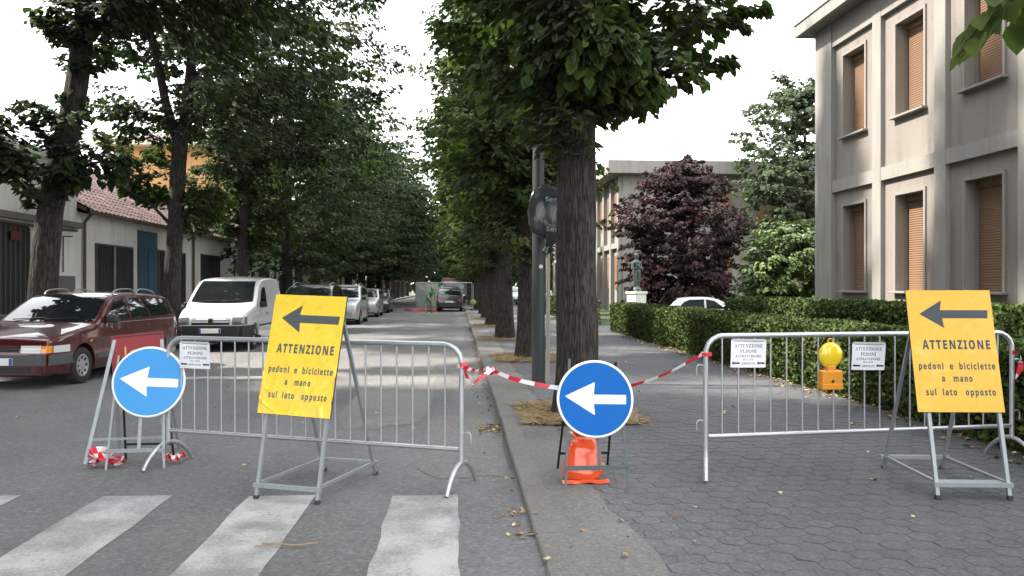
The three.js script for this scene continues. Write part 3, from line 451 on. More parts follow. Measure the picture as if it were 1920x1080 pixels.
  makeTree('linden_tree', 'linden standing just behind the dark grey lamp post', 'tree', [1.42, 0.1, zR[1]], 0.4, near(21, 15.5, 3.1), GT);
  const n3 = makeTree('linden_tree', 'linden along the right kerb beyond the lamp post', 'tree', [1.30, 0.1, zR[2]], 2.1, near(31, 15.5, 2.9), GT);
  const far = (seed, h, low, R, full, cols) => ({ seed, axes: [trunk(h, 0.235, -0.1, 0.1), [[-0.05, 3.4, 0, 0.12], [-0.9, 5.8, 0.2, 0.06], [-1.5, 9, 0.3, 0.02]], [[-0.05, 4, 0, 0.12], [0.9, 6.4, -0.2, 0.06], [1.4, 9.5, -0.2, 0.02]]], blobs: [...column(seed, low, h, R, { n: 20, per: 26, lod: 1, size: 0.20, full, cols })], twigEvery: 3 });
  const fA = makeTree('linden_tree', 'linden along the right kerb beyond the lamp post', 'tree', [1.28, 0.1, zR[3]], 0, far(41, 12.6, 2.4, 2.75, 3, GREEN.slice(2)), GT), fB = makeTree('linden_tree', 'linden along the right kerb beyond the lamp post', 'tree', [1.3, 0.1, zR[4]], 0, far(51, 12.4, 2.6, 2.7, 3, GREEN.slice(2)), GT);
  const rr = RNG(4); for (let i = 5; i < zR.length; i++) { const c = dup(i % 2 ? fA : fB, [1.3 + (rr() - 0.5) * 0.2, 0.1, zR[i]], rr() * 6.28), k = zR[i] < -62 ? 1.5 : 1; c.scale.set(k, k > 1 ? 1.12 : 1, k); }
  // left row
  const LX = -7.8;
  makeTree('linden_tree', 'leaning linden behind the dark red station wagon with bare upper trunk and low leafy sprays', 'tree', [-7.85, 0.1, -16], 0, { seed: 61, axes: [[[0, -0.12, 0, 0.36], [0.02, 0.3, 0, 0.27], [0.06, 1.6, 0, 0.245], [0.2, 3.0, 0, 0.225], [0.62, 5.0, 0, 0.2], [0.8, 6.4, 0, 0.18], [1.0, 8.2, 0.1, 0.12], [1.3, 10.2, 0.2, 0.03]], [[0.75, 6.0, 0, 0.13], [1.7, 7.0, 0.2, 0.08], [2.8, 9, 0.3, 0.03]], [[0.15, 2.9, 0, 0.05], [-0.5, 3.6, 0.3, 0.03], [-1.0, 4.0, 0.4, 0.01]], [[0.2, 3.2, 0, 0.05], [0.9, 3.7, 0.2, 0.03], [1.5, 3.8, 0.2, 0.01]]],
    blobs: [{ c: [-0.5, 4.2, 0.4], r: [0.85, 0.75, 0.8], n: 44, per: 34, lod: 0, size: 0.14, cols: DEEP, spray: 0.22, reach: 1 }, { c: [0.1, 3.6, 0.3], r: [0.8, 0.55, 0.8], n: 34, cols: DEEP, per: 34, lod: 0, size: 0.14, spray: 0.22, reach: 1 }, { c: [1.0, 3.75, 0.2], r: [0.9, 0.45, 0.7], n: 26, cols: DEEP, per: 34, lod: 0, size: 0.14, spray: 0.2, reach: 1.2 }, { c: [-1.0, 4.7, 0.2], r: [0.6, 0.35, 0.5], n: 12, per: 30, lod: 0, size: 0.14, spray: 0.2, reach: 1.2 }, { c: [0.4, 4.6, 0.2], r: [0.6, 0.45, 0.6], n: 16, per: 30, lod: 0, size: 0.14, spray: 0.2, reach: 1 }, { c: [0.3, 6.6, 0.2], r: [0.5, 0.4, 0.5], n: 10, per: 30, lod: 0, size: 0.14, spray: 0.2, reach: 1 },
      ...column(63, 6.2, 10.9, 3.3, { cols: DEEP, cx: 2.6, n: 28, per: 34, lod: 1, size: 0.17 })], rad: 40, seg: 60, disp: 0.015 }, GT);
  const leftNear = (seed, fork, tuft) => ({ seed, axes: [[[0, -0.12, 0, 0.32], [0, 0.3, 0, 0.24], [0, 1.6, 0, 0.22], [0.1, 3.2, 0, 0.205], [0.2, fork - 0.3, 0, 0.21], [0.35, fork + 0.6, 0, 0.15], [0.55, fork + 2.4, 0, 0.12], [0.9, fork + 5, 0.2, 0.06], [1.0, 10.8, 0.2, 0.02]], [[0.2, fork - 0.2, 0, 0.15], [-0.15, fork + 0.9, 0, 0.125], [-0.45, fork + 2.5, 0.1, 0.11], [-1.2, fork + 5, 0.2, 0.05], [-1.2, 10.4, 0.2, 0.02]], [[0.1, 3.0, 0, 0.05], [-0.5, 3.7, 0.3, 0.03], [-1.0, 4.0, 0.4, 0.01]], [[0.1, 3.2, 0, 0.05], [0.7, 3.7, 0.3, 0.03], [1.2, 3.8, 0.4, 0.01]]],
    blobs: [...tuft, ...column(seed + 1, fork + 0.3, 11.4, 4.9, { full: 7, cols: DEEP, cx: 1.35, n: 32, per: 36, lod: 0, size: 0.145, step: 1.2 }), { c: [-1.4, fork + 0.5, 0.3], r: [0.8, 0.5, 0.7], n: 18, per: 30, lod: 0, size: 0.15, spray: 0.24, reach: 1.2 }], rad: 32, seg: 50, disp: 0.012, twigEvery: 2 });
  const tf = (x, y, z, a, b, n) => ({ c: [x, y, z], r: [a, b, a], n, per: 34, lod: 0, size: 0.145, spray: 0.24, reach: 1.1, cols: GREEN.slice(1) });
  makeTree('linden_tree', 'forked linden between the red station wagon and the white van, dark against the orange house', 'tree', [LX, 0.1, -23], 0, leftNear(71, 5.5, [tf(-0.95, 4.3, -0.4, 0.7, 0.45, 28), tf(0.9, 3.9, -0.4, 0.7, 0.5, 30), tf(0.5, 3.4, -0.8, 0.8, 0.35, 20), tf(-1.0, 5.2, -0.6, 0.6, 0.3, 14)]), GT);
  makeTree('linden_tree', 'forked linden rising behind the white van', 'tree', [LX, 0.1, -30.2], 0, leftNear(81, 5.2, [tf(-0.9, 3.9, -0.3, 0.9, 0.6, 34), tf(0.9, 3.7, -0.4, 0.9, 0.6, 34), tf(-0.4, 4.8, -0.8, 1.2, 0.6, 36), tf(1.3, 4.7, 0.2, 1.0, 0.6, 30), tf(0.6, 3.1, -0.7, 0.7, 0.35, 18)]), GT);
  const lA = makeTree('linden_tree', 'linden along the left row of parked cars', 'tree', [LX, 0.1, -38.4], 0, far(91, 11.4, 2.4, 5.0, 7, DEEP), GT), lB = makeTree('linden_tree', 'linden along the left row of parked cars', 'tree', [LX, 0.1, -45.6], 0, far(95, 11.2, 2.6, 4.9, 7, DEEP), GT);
  const zL = [-52.6, -60, -67, -74.5, -82, -90, -98, -107, -117, -128]; zL.forEach((z, i) => { const c = dup(i % 2 ? lA : lB, [LX + (rr() - 0.5) * 0.3, 0.1, z], rr() * 6.28), k = z < -65 ? 1.4 : z < -51 ? 1.15 : 1; c.scale.set(k, z < -65 ? 1.25 : z < -51 ? 1.12 : 1, k); });
  for (const [x, z] of [[-4.2, -139], [-0.8, -142], [3, -138], [-9, -140], [8, -120], [10.5, -100]]) dup(x < 0 ? lA : lB, [x, 0.05, z], rr() * 6, 'linden closing the far end of the street');
  { // dense wood closing the view far down the street
    const L = new Leaves(), r = RNG(777); for (let i = 0; i < 9000; i++) { const x = -60 + 140 * r(), y = 0.2 + Math.pow(r(), 0.8) * (8 + 5 * wnoise(x * 0.3 + 80, 4, 19)), z = -168 - r() * 6; L.add(V(x, y, z), V(r() - 0.5, -0.6, r() - 0.5), V(r() - 0.5, 0.8, r() * 0.9), 0.9 + 0.7 * r(), pick(DEEP, r), 1, r); }
    const o = shadowOn(new THREE.Mesh(L.geo(), m.leaf)); o.name = 'distant_wood'; o.userData = { kind: 'stuff', label: 'dark mass of distant trees closing the end of the street', category: 'wood' }; scene.add(o);
  }
  // trees beside the crossing that shade the foreground, outside the picture
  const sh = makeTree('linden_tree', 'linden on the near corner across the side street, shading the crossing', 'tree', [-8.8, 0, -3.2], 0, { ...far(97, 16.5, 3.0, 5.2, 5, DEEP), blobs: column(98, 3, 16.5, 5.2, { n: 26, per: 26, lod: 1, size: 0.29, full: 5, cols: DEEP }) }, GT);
  dup(sh, [-9.2, 0, -6.9], 1.1, 'linden on the near corner across the side street, shading the crossing'); dup(sh, [-8.6, 0, 3.6], 2.4, 'linden on the near corner across the side street, shading the crossing'); dup(sh, [-16.5, 0, -8.0], 4.1, 'linden on the near corner across the side street, shading the crossing'); dup(sh, [-12.6, 0, -11.0], 0.6, 'linden on the near corner across the side street, shading the crossing'); dup(fA, [-8.6, 0, 10.5], 3.0, 'linden on the near corner across the side street, shading the crossing');
  const sp = [{ c: [-2.85, 2.40, -1.2], r: [0.14, 0.08, 0.1], n: 3, per: 7, lod: 4, size: 0.085, spray: 0.1, reach: 0.45, cols: GREEN.slice(3) }, { c: [-2.55, 2.50, -1.15], r: [0.25, 0.1, 0.2], n: 5, per: 8, lod: 4, size: 0.085, spray: 0.12, reach: 0.6, cols: GREEN.slice(2) }];
  makeTree('linden_tree', 'bright linden sprig hanging into view before the upper shuttered windows', 'tree', [4.55, 0.02, -1.45], 0, { seed: 101, axes: [trunk(12, 0.22), [[0, 2.6, 0, 0.06], [-1.2, 2.75, -0.6, 0.035], [-2.6, 2.55, -1.15, 0.006]]], blobs: [...sp, ...column(103, 4.4, 12, 2.8, { n: 10, per: 18, lod: 1, size: 0.26 })], twigEvery: 1 });
}
{ // shrubs and trees in the garden on the right
  const RED = [[0.030, 0.013, 0.014], [0.042, 0.017, 0.017], [0.062, 0.021, 0.021], [0.098, 0.028, 0.027]];
  const mp = []; const r = RNG(120);
  for (let i = 0; i < 64; i++) { const t = i / 64, y = 0.9 + 6.9 * t, R = 3.5 * Math.sqrt(Math.max(0.02, 1 - Math.pow(Math.abs(t - 0.40) / 0.63, 2.6))), a = i * 2.4, d = R * (0.35 + 0.4 * r()); mp.push({ c: [Math.cos(a) * d, y, Math.sin(a) * d], r: [R * 0.36 + 0.25, 0.6 + 0.3 * r(), R * 0.36 + 0.25], n: 17, per: 30, lod: 1, size: 0.19, cols: RED, spray: 0.25, reach: 1.0 }); }
  for (let i = 0; i < 5; i++) mp.push({ c: [(r() - 0.4) * 1.6, 7.6 + r() * 0.6, (r() - 0.5)], r: [0.35, 0.4, 0.35], n: 6, per: 18, lod: 1, size: 0.17, cols: RED, spray: 0.16, reach: 0.8 });
  makeTree('maple_tree', 'dense dark purple-red maple behind the bronze statue', 'tree', [11.0, -0.3, -40], 0, { seed: 121, axes: [[[0, -0.1, 0, 0.2], [0, 1.5, 0, 0.17], [0.1, 4, 0, 0.12], [0, 8, 0, 0.02]], [[0, 0.8, 0, 0.09], [-1.2, 2.6, 0.4, 0.06], [-2, 4.4, 0.6, 0.02]], [[0, 0.8, 0, 0.09], [1.3, 2.4, 0.4, 0.06], [2.1, 4.2, 0.5, 0.02]], [[0, 0.7, 0, 0.08], [0.1, 1.8, 1.3, 0.05], [0, 3.2, 2.2, 0.02]]], blobs: mp, twigEvery: 3 });
  const LAU = [[0.07, 0.12, 0.022], [0.10, 0.17, 0.026], [0.14, 0.22, 0.028], [0.19, 0.27, 0.03]];
  const lb = []; for (let i = 0; i < 40; i++) { const t = i / 40, y = 0.5 + 3.5 * t, R = 1.85 * Math.sqrt(Math.max(0.05, 1 - Math.pow(Math.abs(t - 0.42) / 0.68, 2.6))), a = i * 2.4, d = R * (0.4 + 0.35 * r()); lb.push({ c: [Math.cos(a) * d, y, Math.sin(a) * d], r: [R * 0.34 + 0.2, 0.4, R * 0.34 + 0.2], n: 20, per: 26, lod: 2, size: 0.19, cols: LAU, spray: 0.14, reach: 0.6 }); }
  const lm = M([1, 1, 1], 0.85, { vertexColors: true, transmission: 0.25, thickness: 0 });
  makeTree('laurel_bush', 'rounded bright green laurel bush beside the building corner', 'bush', [11.55, -0.3, -27.9], 0, { seed: 131, axes: [[[0, -0.05, 0, 0.1], [0, 1.2, 0, 0.07], [0, 3.8, 0, 0.02]], [[0, 0.1, 0, 0.06], [-0.7, 1.4, 0.4, 0.04], [-1, 2.6, 0.5, 0.01]], [[0, 0.1, 0, 0.06], [0.7, 1.4, 0.5, 0.04], [1, 2.6, 0.6, 0.01]]], blobs: lb, twigEvery: 3, mat: lm });
  const PAL = [[0.06, 0.09, 0.045], [0.08, 0.11, 0.055], [0.10, 0.13, 0.06], [0.125, 0.15, 0.07]];
  makeTree('broadleaf_tree', 'tall pale green tree behind the laurel bush and the building corner', 'tree', [19.9, -0.3, -46], 0, { seed: 141, axes: [[[0, -0.1, 0, 0.3], [0, 2, 0, 0.26], [0.2, 6, 0, 0.18], [0, 12.5, 0, 0.03]], [[0.1, 3, 0, 0.14], [-1.6, 6, 0.5, 0.08], [-2.4, 9, 0.6, 0.02]], [[0.1, 3.5, 0, 0.14], [1.8, 6.5, 0.4, 0.08], [2.4, 10, 0.5, 0.02]]], blobs: [...column(143, 5.2, 13.6, 4.5, { n: 18, per: 30, lod: 1, size: 0.25, around: 5, cols: PAL })], twigEvery: 3 });
}
// clipped hedges
function hedge(label, x0, x1, z0, z1, yb, yt, count, sd, faces, size = 0.042, cols) {
  const h = thing('hedge', label, 'hedge', [0, 0, 0], 0, 'clipped hedges of the garden');
  const r = RNG(sd), L = new Leaves(), lx = x1 - x0, lz = z1 - z0, H = yt - yb;
  const C = cols ?? [[0.046, 0.072, 0.021], [0.064, 0.098, 0.025], [0.082, 0.122, 0.028], [0.11, 0.155, 0.033], [0.12, 0.098, 0.045]];
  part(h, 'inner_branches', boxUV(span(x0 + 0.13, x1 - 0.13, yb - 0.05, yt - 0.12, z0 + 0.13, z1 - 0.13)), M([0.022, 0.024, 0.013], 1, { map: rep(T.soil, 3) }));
  const F = [['side', lz * H], ['top', lx * lz], ['far', lx * H], ['near', lx * H], ['back', lz * H * 0.35]].filter((f) => faces.includes(f[0])); const tot = F.reduce((a, f) => a + f[1], 0);
  for (const [f, area] of F) {
    const n = Math.round(count * area / tot);
    for (let i = 0; i < n; i++) {
      let P, N; const u = r(), v = r(), dp = Math.pow(r(), 2.2) * 0.15;
      if (f === 'side') { const z = lerp(z0, z1, u), y = yb + H * (1 - Math.pow(v, 0.92)); P = V(x0 + dp - 0.07 * (wnoise(z * 2.2 + 40, y * 2.5 + 10, 7) - 0.35) + 0.1 * Math.pow(1 - (y - yb) / H, 4), y, z); N = V(-1, 0.35, 0); }
      else if (f === 'top') { const x = lerp(x0, x1, u), z = lerp(z0, z1, v); P = V(x, yt - dp * 0.8 + 0.10 * (wnoise(x * 3 + 9, z * 2.4 + 70, 8) - 0.4) - 0.10 * Math.pow(Math.abs(2 * u - 1), 6), z); N = V(0, 1, 0); }
      else if (f === 'back') { P = V(x1 - dp, yt - v * H * 0.35, lerp(z0, z1, u)); N = V(1, 0.5, 0); }
      else { const s = f === 'near' ? 1 : -1, x = lerp(x0, x1, u), y = yb + H * v; P = V(x, y, (s > 0 ? z1 : z0) - s * dp + s * 0.06 * (wnoise(x * 3 + 5, y * 3 + 33, 9) - 0.3)); N = V(0, 0.3, s); }
      N.add(V((r() - 0.5) * 1.5, (r() - 0.5) * 1.3, (r() - 0.5) * 1.5)); const D = V(r() - 0.5, r() * 0.9 - 0.35, r() - 0.5).addScaledVector(N, 0.25);
      const patch = wnoise(P.x * 1.3 + P.z * 1.1 + 200, P.y * 2 + 60, sd); const c = pick(C, r), k = 0.75 + 0.5 * patch; L.add(P, D, N, size * (0.6 + 0.9 * r()), [c[0] * k, c[1] * k, c[2] * k], 1, r);
    }
  }
  part(h, 'foliage', L.geo(), m.needle); return h;
}
hedge('long clipped hedge along the pavement edge behind the right barrier', 4.93, 5.85, -26.2, -4.2, 0.03, 1.0, 90000, 201, ['side', 'top', 'far', 'back'], 0.042);
hedge('clipped hedge under the shuttered windows of the near stone building', 7.7, 8.6, -23.2, -8.6, 0.05, 1.22, 30000, 203, ['side', 'top', 'far'], 0.055);
hedge('far clipped hedge continuing past the garden path opening', 4.7, 5.6, -60, -31.8, 0.03, 0.98, 24000, 205, ['side', 'top', 'near'], 0.07);
// ---------------------------------------------------------------- crowd barriers
function barrier(label, A, B, o = {}) {                                // A, B: foot of each end post on the ground
  const dx = B[0] - A[0], dz = B[2] - A[2], Ln = Math.hypot(dx, dz), b = thing('crowd_barrier', label, 'barrier', A, Math.atan2(-dz, dx), 'galvanised crowd barriers');
  b.rotation.z = Math.atan2(B[1] - A[1], Ln); b.rotation.order = 'YXZ';
  const H = 1.1, R = 0.14, y0 = 0.3, rr = 0.0205, pts = [];
  const P = [[0, 0.2, 0], [0, H - R - 0.02, 0]]; for (let i = 0; i <= 6; i++) { const a = PI - i / 6 * PI / 2; P.push([R + Math.cos(a) * R, H - R + Math.sin(a) * R, 0]); } for (let i = 0; i <= 6; i++) { const a = PI / 2 - i / 6 * PI / 2; P.push([Ln - R + Math.cos(a) * R, H - R + Math.sin(a) * R, 0]); } P.push([Ln, H - R - 0.02, 0], [Ln, 0.2, 0]);
  const cp = new THREE.CurvePath(); for (let i = 0; i < P.length - 1; i++) cp.add(new THREE.LineCurve3(V(...P[i]), V(...P[i + 1])));
  part(b, 'frame_tube', new THREE.TubeGeometry(new THREE.CatmullRomCurve3(P.map((p) => V(...p)), false, 'catmullrom', 0.0), 90, rr, 12), m.zinc);
  part(b, 'bottom_rail', rod([0.02, y0, 0], [Ln - 0.02, y0, 0], 0.0175, 10), m.zinc);
  const n = Math.round(Ln / 0.138); for (let i = 1; i < n; i++) { const x = i / n * Ln; part(b, 'bar', rod([x, y0, 0], [x, H - 0.005 - (x < R ? R - Math.sqrt(R * R - (R - x) ** 2) : x > Ln - R ? R - Math.sqrt(R * R - (x - Ln + R) ** 2) : 0), 0], 0.0068, 6), m.zinc); }
  for (const [x, f] of [[0, o.footA ?? 1], [Ln, o.footB ?? 1]]) { if (f) { const ft = part(b, 'foot', tube([[0, 0.008, 0.30], [0, 0.09, 0.235], [0, 0.17, 0.12], [0, 0.2, 0], [0, 0.17, -0.12], [0, 0.09, -0.235], [0, 0.008, -0.30]], 0.019, 28, 10), m.zinc); ft.position.x = x; ft.rotation.y = x ? 0 : o.turnA ?? 0; } }
  for (const [x, s] of [[0, -1], [Ln, 1]]) for (const y of [0.42, 0.86]) part(b, 'hook', tube([[x, y, 0], [x + s * 0.055, y + 0.012, 0], [x + s * 0.075, y - 0.01, 0], [x + s * 0.075, y - 0.07, 0]], 0.006, 12, 6), m.zinc);
  return b;
}
const GB = 'galvanised crowd barriers';
const bl = barrier('silver steel barrier on the road behind the yellow board and left blue disc', [-2.5, 0, -7.28], [0.03, 0, -6.26]);
const br = barrier('silver steel barrier on the pavement carrying the yellow flasher lamp', [1.97, 0.05, -6.4], [4.74, 0.052, -6.72], { turnA: -0.41 });
// ---------------------------------------------------------------- printed faces
const yellowFace = (bg, ink, worn, seed) => canvasTex(720, 1080, (c, w, h) => {
  const r = RNG(seed); c.fillStyle = bg; c.fillRect(0, 0, w, h);
  for (let i = 0; i < 260; i++) { c.fillStyle = `rgba(${r() < 0.5 ? '255,255,210' : '190,140,10'},${0.02 + 0.05 * r()})`; c.beginPath(); c.ellipse(r() * w, r() * h, 10 + 90 * r(), 4 + 30 * r(), r() * 3, 0, 7); c.fill(); }
  c.fillStyle = ink; c.beginPath(); const P = [[0.135, 0.2], [0.41, 0.085], [0.385, 0.168], [0.945, 0.168], [0.935, 0.236], [0.40, 0.236], [0.415, 0.318]]; P.forEach((p, i) => (i ? c.lineTo(p[0] * w, p[1] * h) : c.moveTo(p[0] * w, p[1] * h))); c.closePath(); c.fill();
  const line = (s, x0, x1, y, size, font, ls) => { c.save(); c.font = `${font} ${size}px sans-serif`; c.textBaseline = 'alphabetic'; const W = c.measureText(s).width + ls * (s.length - 1); c.translate(x0 * w, y * h); c.scale((x1 - x0) * w / W, 1); let x = 0; for (const ch of s) { c.lineWidth = size * 0.045; c.strokeStyle = ink; c.strokeText(ch, x, 0); c.fillText(ch, x, 0); x += c.measureText(ch).width + ls; } c.restore(); };
  line('ATTENZIONE', 0.135, 0.93, 0.49, 108, 'bold', 14); line('pedoni  e  biciclette', 0.06, 0.955, 0.655, 76, 'bold', 9); line('a   mano', 0.315, 0.675, 0.755, 76, 'bold', 9); line('sul  lato   opposto', 0.115, 0.925, 0.865, 76, 'bold', 9);
  if (worn) for (let i = 0; i < 500; i++) { c.fillStyle = `rgba(236,206,80,${0.12 + 0.3 * r()})`; c.fillRect(r() * w, r() * h, 2 + r() * 14, 1 + r() * 3); }
});
const crease = tex(256, 384, (u, v) => { let k = 0.5 + 0.3 * (fbm(u, v, 3, 4, 3, 811) - 0.5); const a = Math.abs(fbm(u, v, 4, 5, 2, 815) - 0.5), b = Math.abs(fbm(u, v, 6, 3, 2, 819) - 0.52); k += 0.3 * Math.exp(-a * 40) * sstep(0.45, 0.2, v) + 0.22 * Math.exp(-b * 50) * sstep(0.6, 0.2, v); return k; }, false);
const discFace = (bg, seed) => canvasTex(768, 768, (c, w, h) => {
  const r = RNG(seed); c.fillStyle = '#e9ecec'; c.fillRect(0, 0, w, h); c.fillStyle = bg; c.beginPath(); c.arc(w / 2, h / 2, w * 0.484, 0, 7); c.fill();
  c.fillStyle = '#eceeec'; c.strokeStyle = '#eceeec'; c.lineJoin = 'round'; c.lineWidth = 14; c.beginPath();[[0.11, 0.468], [0.485, 0.29], [0.468, 0.452], [0.905, 0.452], [0.905, 0.558], [0.468, 0.558], [0.485, 0.70]].forEach((p, i) => (i ? c.lineTo(p[0] * w, p[1] * h) : c.moveTo(p[0] * w, p[1] * h))); c.closePath(); c.fill(); c.stroke();
  for (let i = 0; i < 120; i++) { c.fillStyle = `rgba(40,45,50,${0.03 + 0.05 * r()})`; c.beginPath(); c.ellipse(r() * w, r() * h, 1 + 5 * r(), 1 + 3 * r(), r() * 3, 0, 7); c.fill(); }
});
const paperFace = canvasTex(640, 448, (c, w, h) => {
  c.fillStyle = '#e6e8ef'; c.fillRect(0, 0, w, h); c.fillStyle = '#23262e'; c.textAlign = 'center';
  const ln = (s, y, z, wd) => { c.save(); c.font = `bold ${z}px serif`; const W = c.measureText(s).width; c.translate(w / 2, y); c.scale(wd / W, 1); c.fillText(s, 0, 0); c.restore(); };
  c.fillStyle = '#5d636c'; c.fillRect(50, 14, 540, 8); c.fillStyle = '#23262e';
  ln('ATTENZIONE', 120, 76, 520); ln('PEDONI', 208, 76, 310); ln('ATTRAVERSARE', 282, 58, 480); ln('SUL LATO', 332, 46, 200); ln('OPPOSTO', 402, 54, 260);
  for (const x of [20, 478]) { c.beginPath(); [[0, 376], [34, 346], [34, 362], [142, 362], [142, 390], [34, 390], [34, 406]].forEach((p, i) => (i ? c.lineTo(x + p[0], p[1]) : c.moveTo(x + p[0], p[1]))); c.closePath(); c.fill(); }
});
// A4 notices tied to the barriers
const paperMat = M([1, 1, 1], 0.35, { map: paperFace, clearcoat: 0.4 });
function notice(label, host, x, y, tilt) {                             // hung on the front of the barrier, at x along it
  const p = host.localToWorld(V(x, y, 0.030)); const t = thing('paper_notice', label, 'notice', [0, 0, 0], 0, 'printed notices on the barriers');
  t.position.copy(p); t.rotation.order = 'YXZ'; t.rotation.y = host.rotation.y; t.rotation.z = tilt;
  part(t, 'sheet', grid(10, 6, (u, v) => [(u - 0.5) * 0.305, (v - 0.5) * 0.218, 0.006 * Math.sin(u * 5 + v * 2)]), paperMat); part(t, 'tape_strip', box(0.29, 0.018, 0.002, 0, 0.112, 0.006), M([0.5, 0.51, 0.52], 0.3)); return t;
}
for (const b of [bl, br]) b.updateMatrixWorld(true);
notice('white printed notice near the end of the road barrier by the left blue disc', bl, 0.30, 0.955, -0.01);
notice('white printed notice hung near the tape end of the pavement barrier', br, 0.35, 0.955, -0.02);
notice('white printed notice between the yellow flasher and the right yellow board', br, 1.41, 0.915, -0.03);
{ // flasher lamp on the pavement barrier
  const p = br.localToWorld(V(1.05, 0, 0.055)), t = thing('flasher_lamp', 'round yellow warning flasher with orange battery box on the pavement barrier', 'warning lamp', [p.x, 0.74 + 0.05, p.z], br.rotation.y - 0.05);
  const org = M([0.80, 0.30, 0.025], 0.4, { clearcoat: 0.3 }), lens = M([0.85, 0.62, 0.02], 0.18, { clearcoat: 1 });
  const bx = part(t, 'battery_box', rbox(0.175, 0.15, 0.085, 0.012, 0, 0, 0), org); part(bx, 'lid', rbox(0.18, 0.05, 0.09, 0.008, 0, -0.055, 0), org); part(bx, 'lock', (() => { const g = new THREE.CylinderGeometry(0.011, 0.011, 0.01, 12); g.rotateX(PI / 2); g.translate(0, -0.012, 0.045); return g; })(), m.black);
  part(t, 'neck', rbox(0.07, 0.04, 0.06, 0.008, 0, 0.09, 0), org);
  const lp = []; for (let i = 0; i <= 12; i++) lp.push(new THREE.Vector2(0.097 * Math.sin(i / 12 * PI / 2), 0.032 * Math.cos(i / 12 * PI / 2))); const lg = new THREE.LatheGeometry(lp, 28); lg.rotateX(PI / 2); lg.translate(0, 0.2, 0.005);
  const lb = lg.clone(); lb.scale(1, 1, -1); const ln = part(t, 'lens', merge([lg, lb]), lens); part(ln, 'lens_ring', new THREE.TorusGeometry(0.096, 0.0075, 8, 36).translate(0, 0.2, 0.003), M([0.78, 0.5, 0.02], 0.3)); part(t, 'top_loop', new THREE.TorusGeometry(0.022, 0.006, 6, 14).translate(0, 0.308, 0), org); part(t, 'hook_strap', tube([[0, 0.06, -0.03], [0.04, 0.05, -0.05], [0.05, 0.0, -0.06], [0.0, -0.02, -0.045]], 0.006, 10, 6), m.trim);
}
// ---------------------------------------------------------------- yellow boards on tubular stands
function yellowBoard(label, pos, turn, face, o = {}) {
  const t = thing('warning_board', label, 'sign', pos, turn, 'yellow pedestrian diversion boards');
  const w = 0.25, D = o.depth ?? 0.95, hT = 1.44, lean = 0.34, met = o.met ?? m.zincdull;
  for (const s of [-1, 1]) {
    part(t, 'front_leg', bar([s * w, 0, 0], [s * w, hT, -lean], 0.026, 0.026), met); part(t, 'rear_leg', bar([s * (w - 0.015), 0, -D], [s * (w - 0.03), hT - 0.05, -lean - 0.045], 0.024, 0.024), met);
    part(t, 'side_rail', bar([s * (w - 0.004), 0.11, -0.03], [s * (w - 0.012), 0.11, -D + 0.06], 0.022, 0.022), met);
    for (const z of [0, -D]) part(t, 'foot_cap', rbox(0.034, 0.03, 0.034, 0.004, s * (z ? w - 0.015 : w), 0.014, z), m.trim);
  }
  for (const [y, z] of [[0.10, -0.008], [0.11, -D + 0.04]]) part(t, 'cross_rail', box(w * 2 + 0.05, 0.03, 0.03, 0, y, z), met);
  if (o.plate) part(t, 'ballast_tray', box(w * 2 - 0.02, 0.006, 0.08, 0, 0.105, -0.09), m.zincdull);
  part(t, 'top_rail', box(w * 2, 0.024, 0.024, 0, hT - 0.03, -lean - 0.02), met);
  const g = new THREE.Group(); const ang = Math.atan2(lean, hT), bw = o.bw ?? 0.61, bh = 0.905, yc = 1.035;
  const pl = part(t, 'plate', rbox(bw, bh, 0.012, 0.004, 0, 0, 0), M([0.03, 0.035, 0.045], 0.6)); pl.position.set(o.bx ?? 0, yc, -lean * yc / hT + 0.024); pl.rotation.x = -ang; pl.rotation.order = 'YXZ'; pl.rotation.z = o.tilt ?? 0;
  const fc = part(pl, 'printed_face', o.wave ? grid(70, 100, (u, v) => { const q = u + 0.25 * v, a = Math.abs(fbm(q, v, 3, 4, 2, 77) - 0.5), b = Math.abs(fbm(u + 0.4 * v, v * 0.6, 5, 3, 2, 79) - 0.5); return [(u - 0.5) * (bw - 0.004), (v - 0.5) * (bh - 0.004), 0.0085 + 0.010 * Math.exp(-a * 34) * sstep(0.75, 0.15, v) + 0.007 * Math.exp(-b * 40) * sstep(0.5, 0.1, v) + 0.003 * fbm(u, v, 4, 5, 2, 83)]; }) : grid(1, 1, (u, v) => [(u - 0.5) * (bw - 0.004), (v - 0.5) * (bh - 0.004), 0.0085]), face);
  return t;
}
yellowBoard('creased pale yellow diversion board with grey arrow standing on the zebra crossing', [-1.225, 0, -5.97], -0.36, M([0.95, 0.93, 0.9], 0.36, { map: yellowFace('#f8d544', '#555a5e', true, 3), bumpMap: crease, bumpScale: 0.010, clearcoat: 0.35, clearcoatRoughness: 0.25 }), { wave: true, tilt: -0.03 });
yellowBoard('smooth deep yellow diversion board with dark arrow in front of the pavement barrier', [3.64, 0.04, -5.56], -0.10, M([0.92, 0.9, 0.9], 0.5, { map: yellowFace('#e8b63a', '#2f3b44', false, 5) }), { bw: 0.62, bx: -0.03, plate: true });
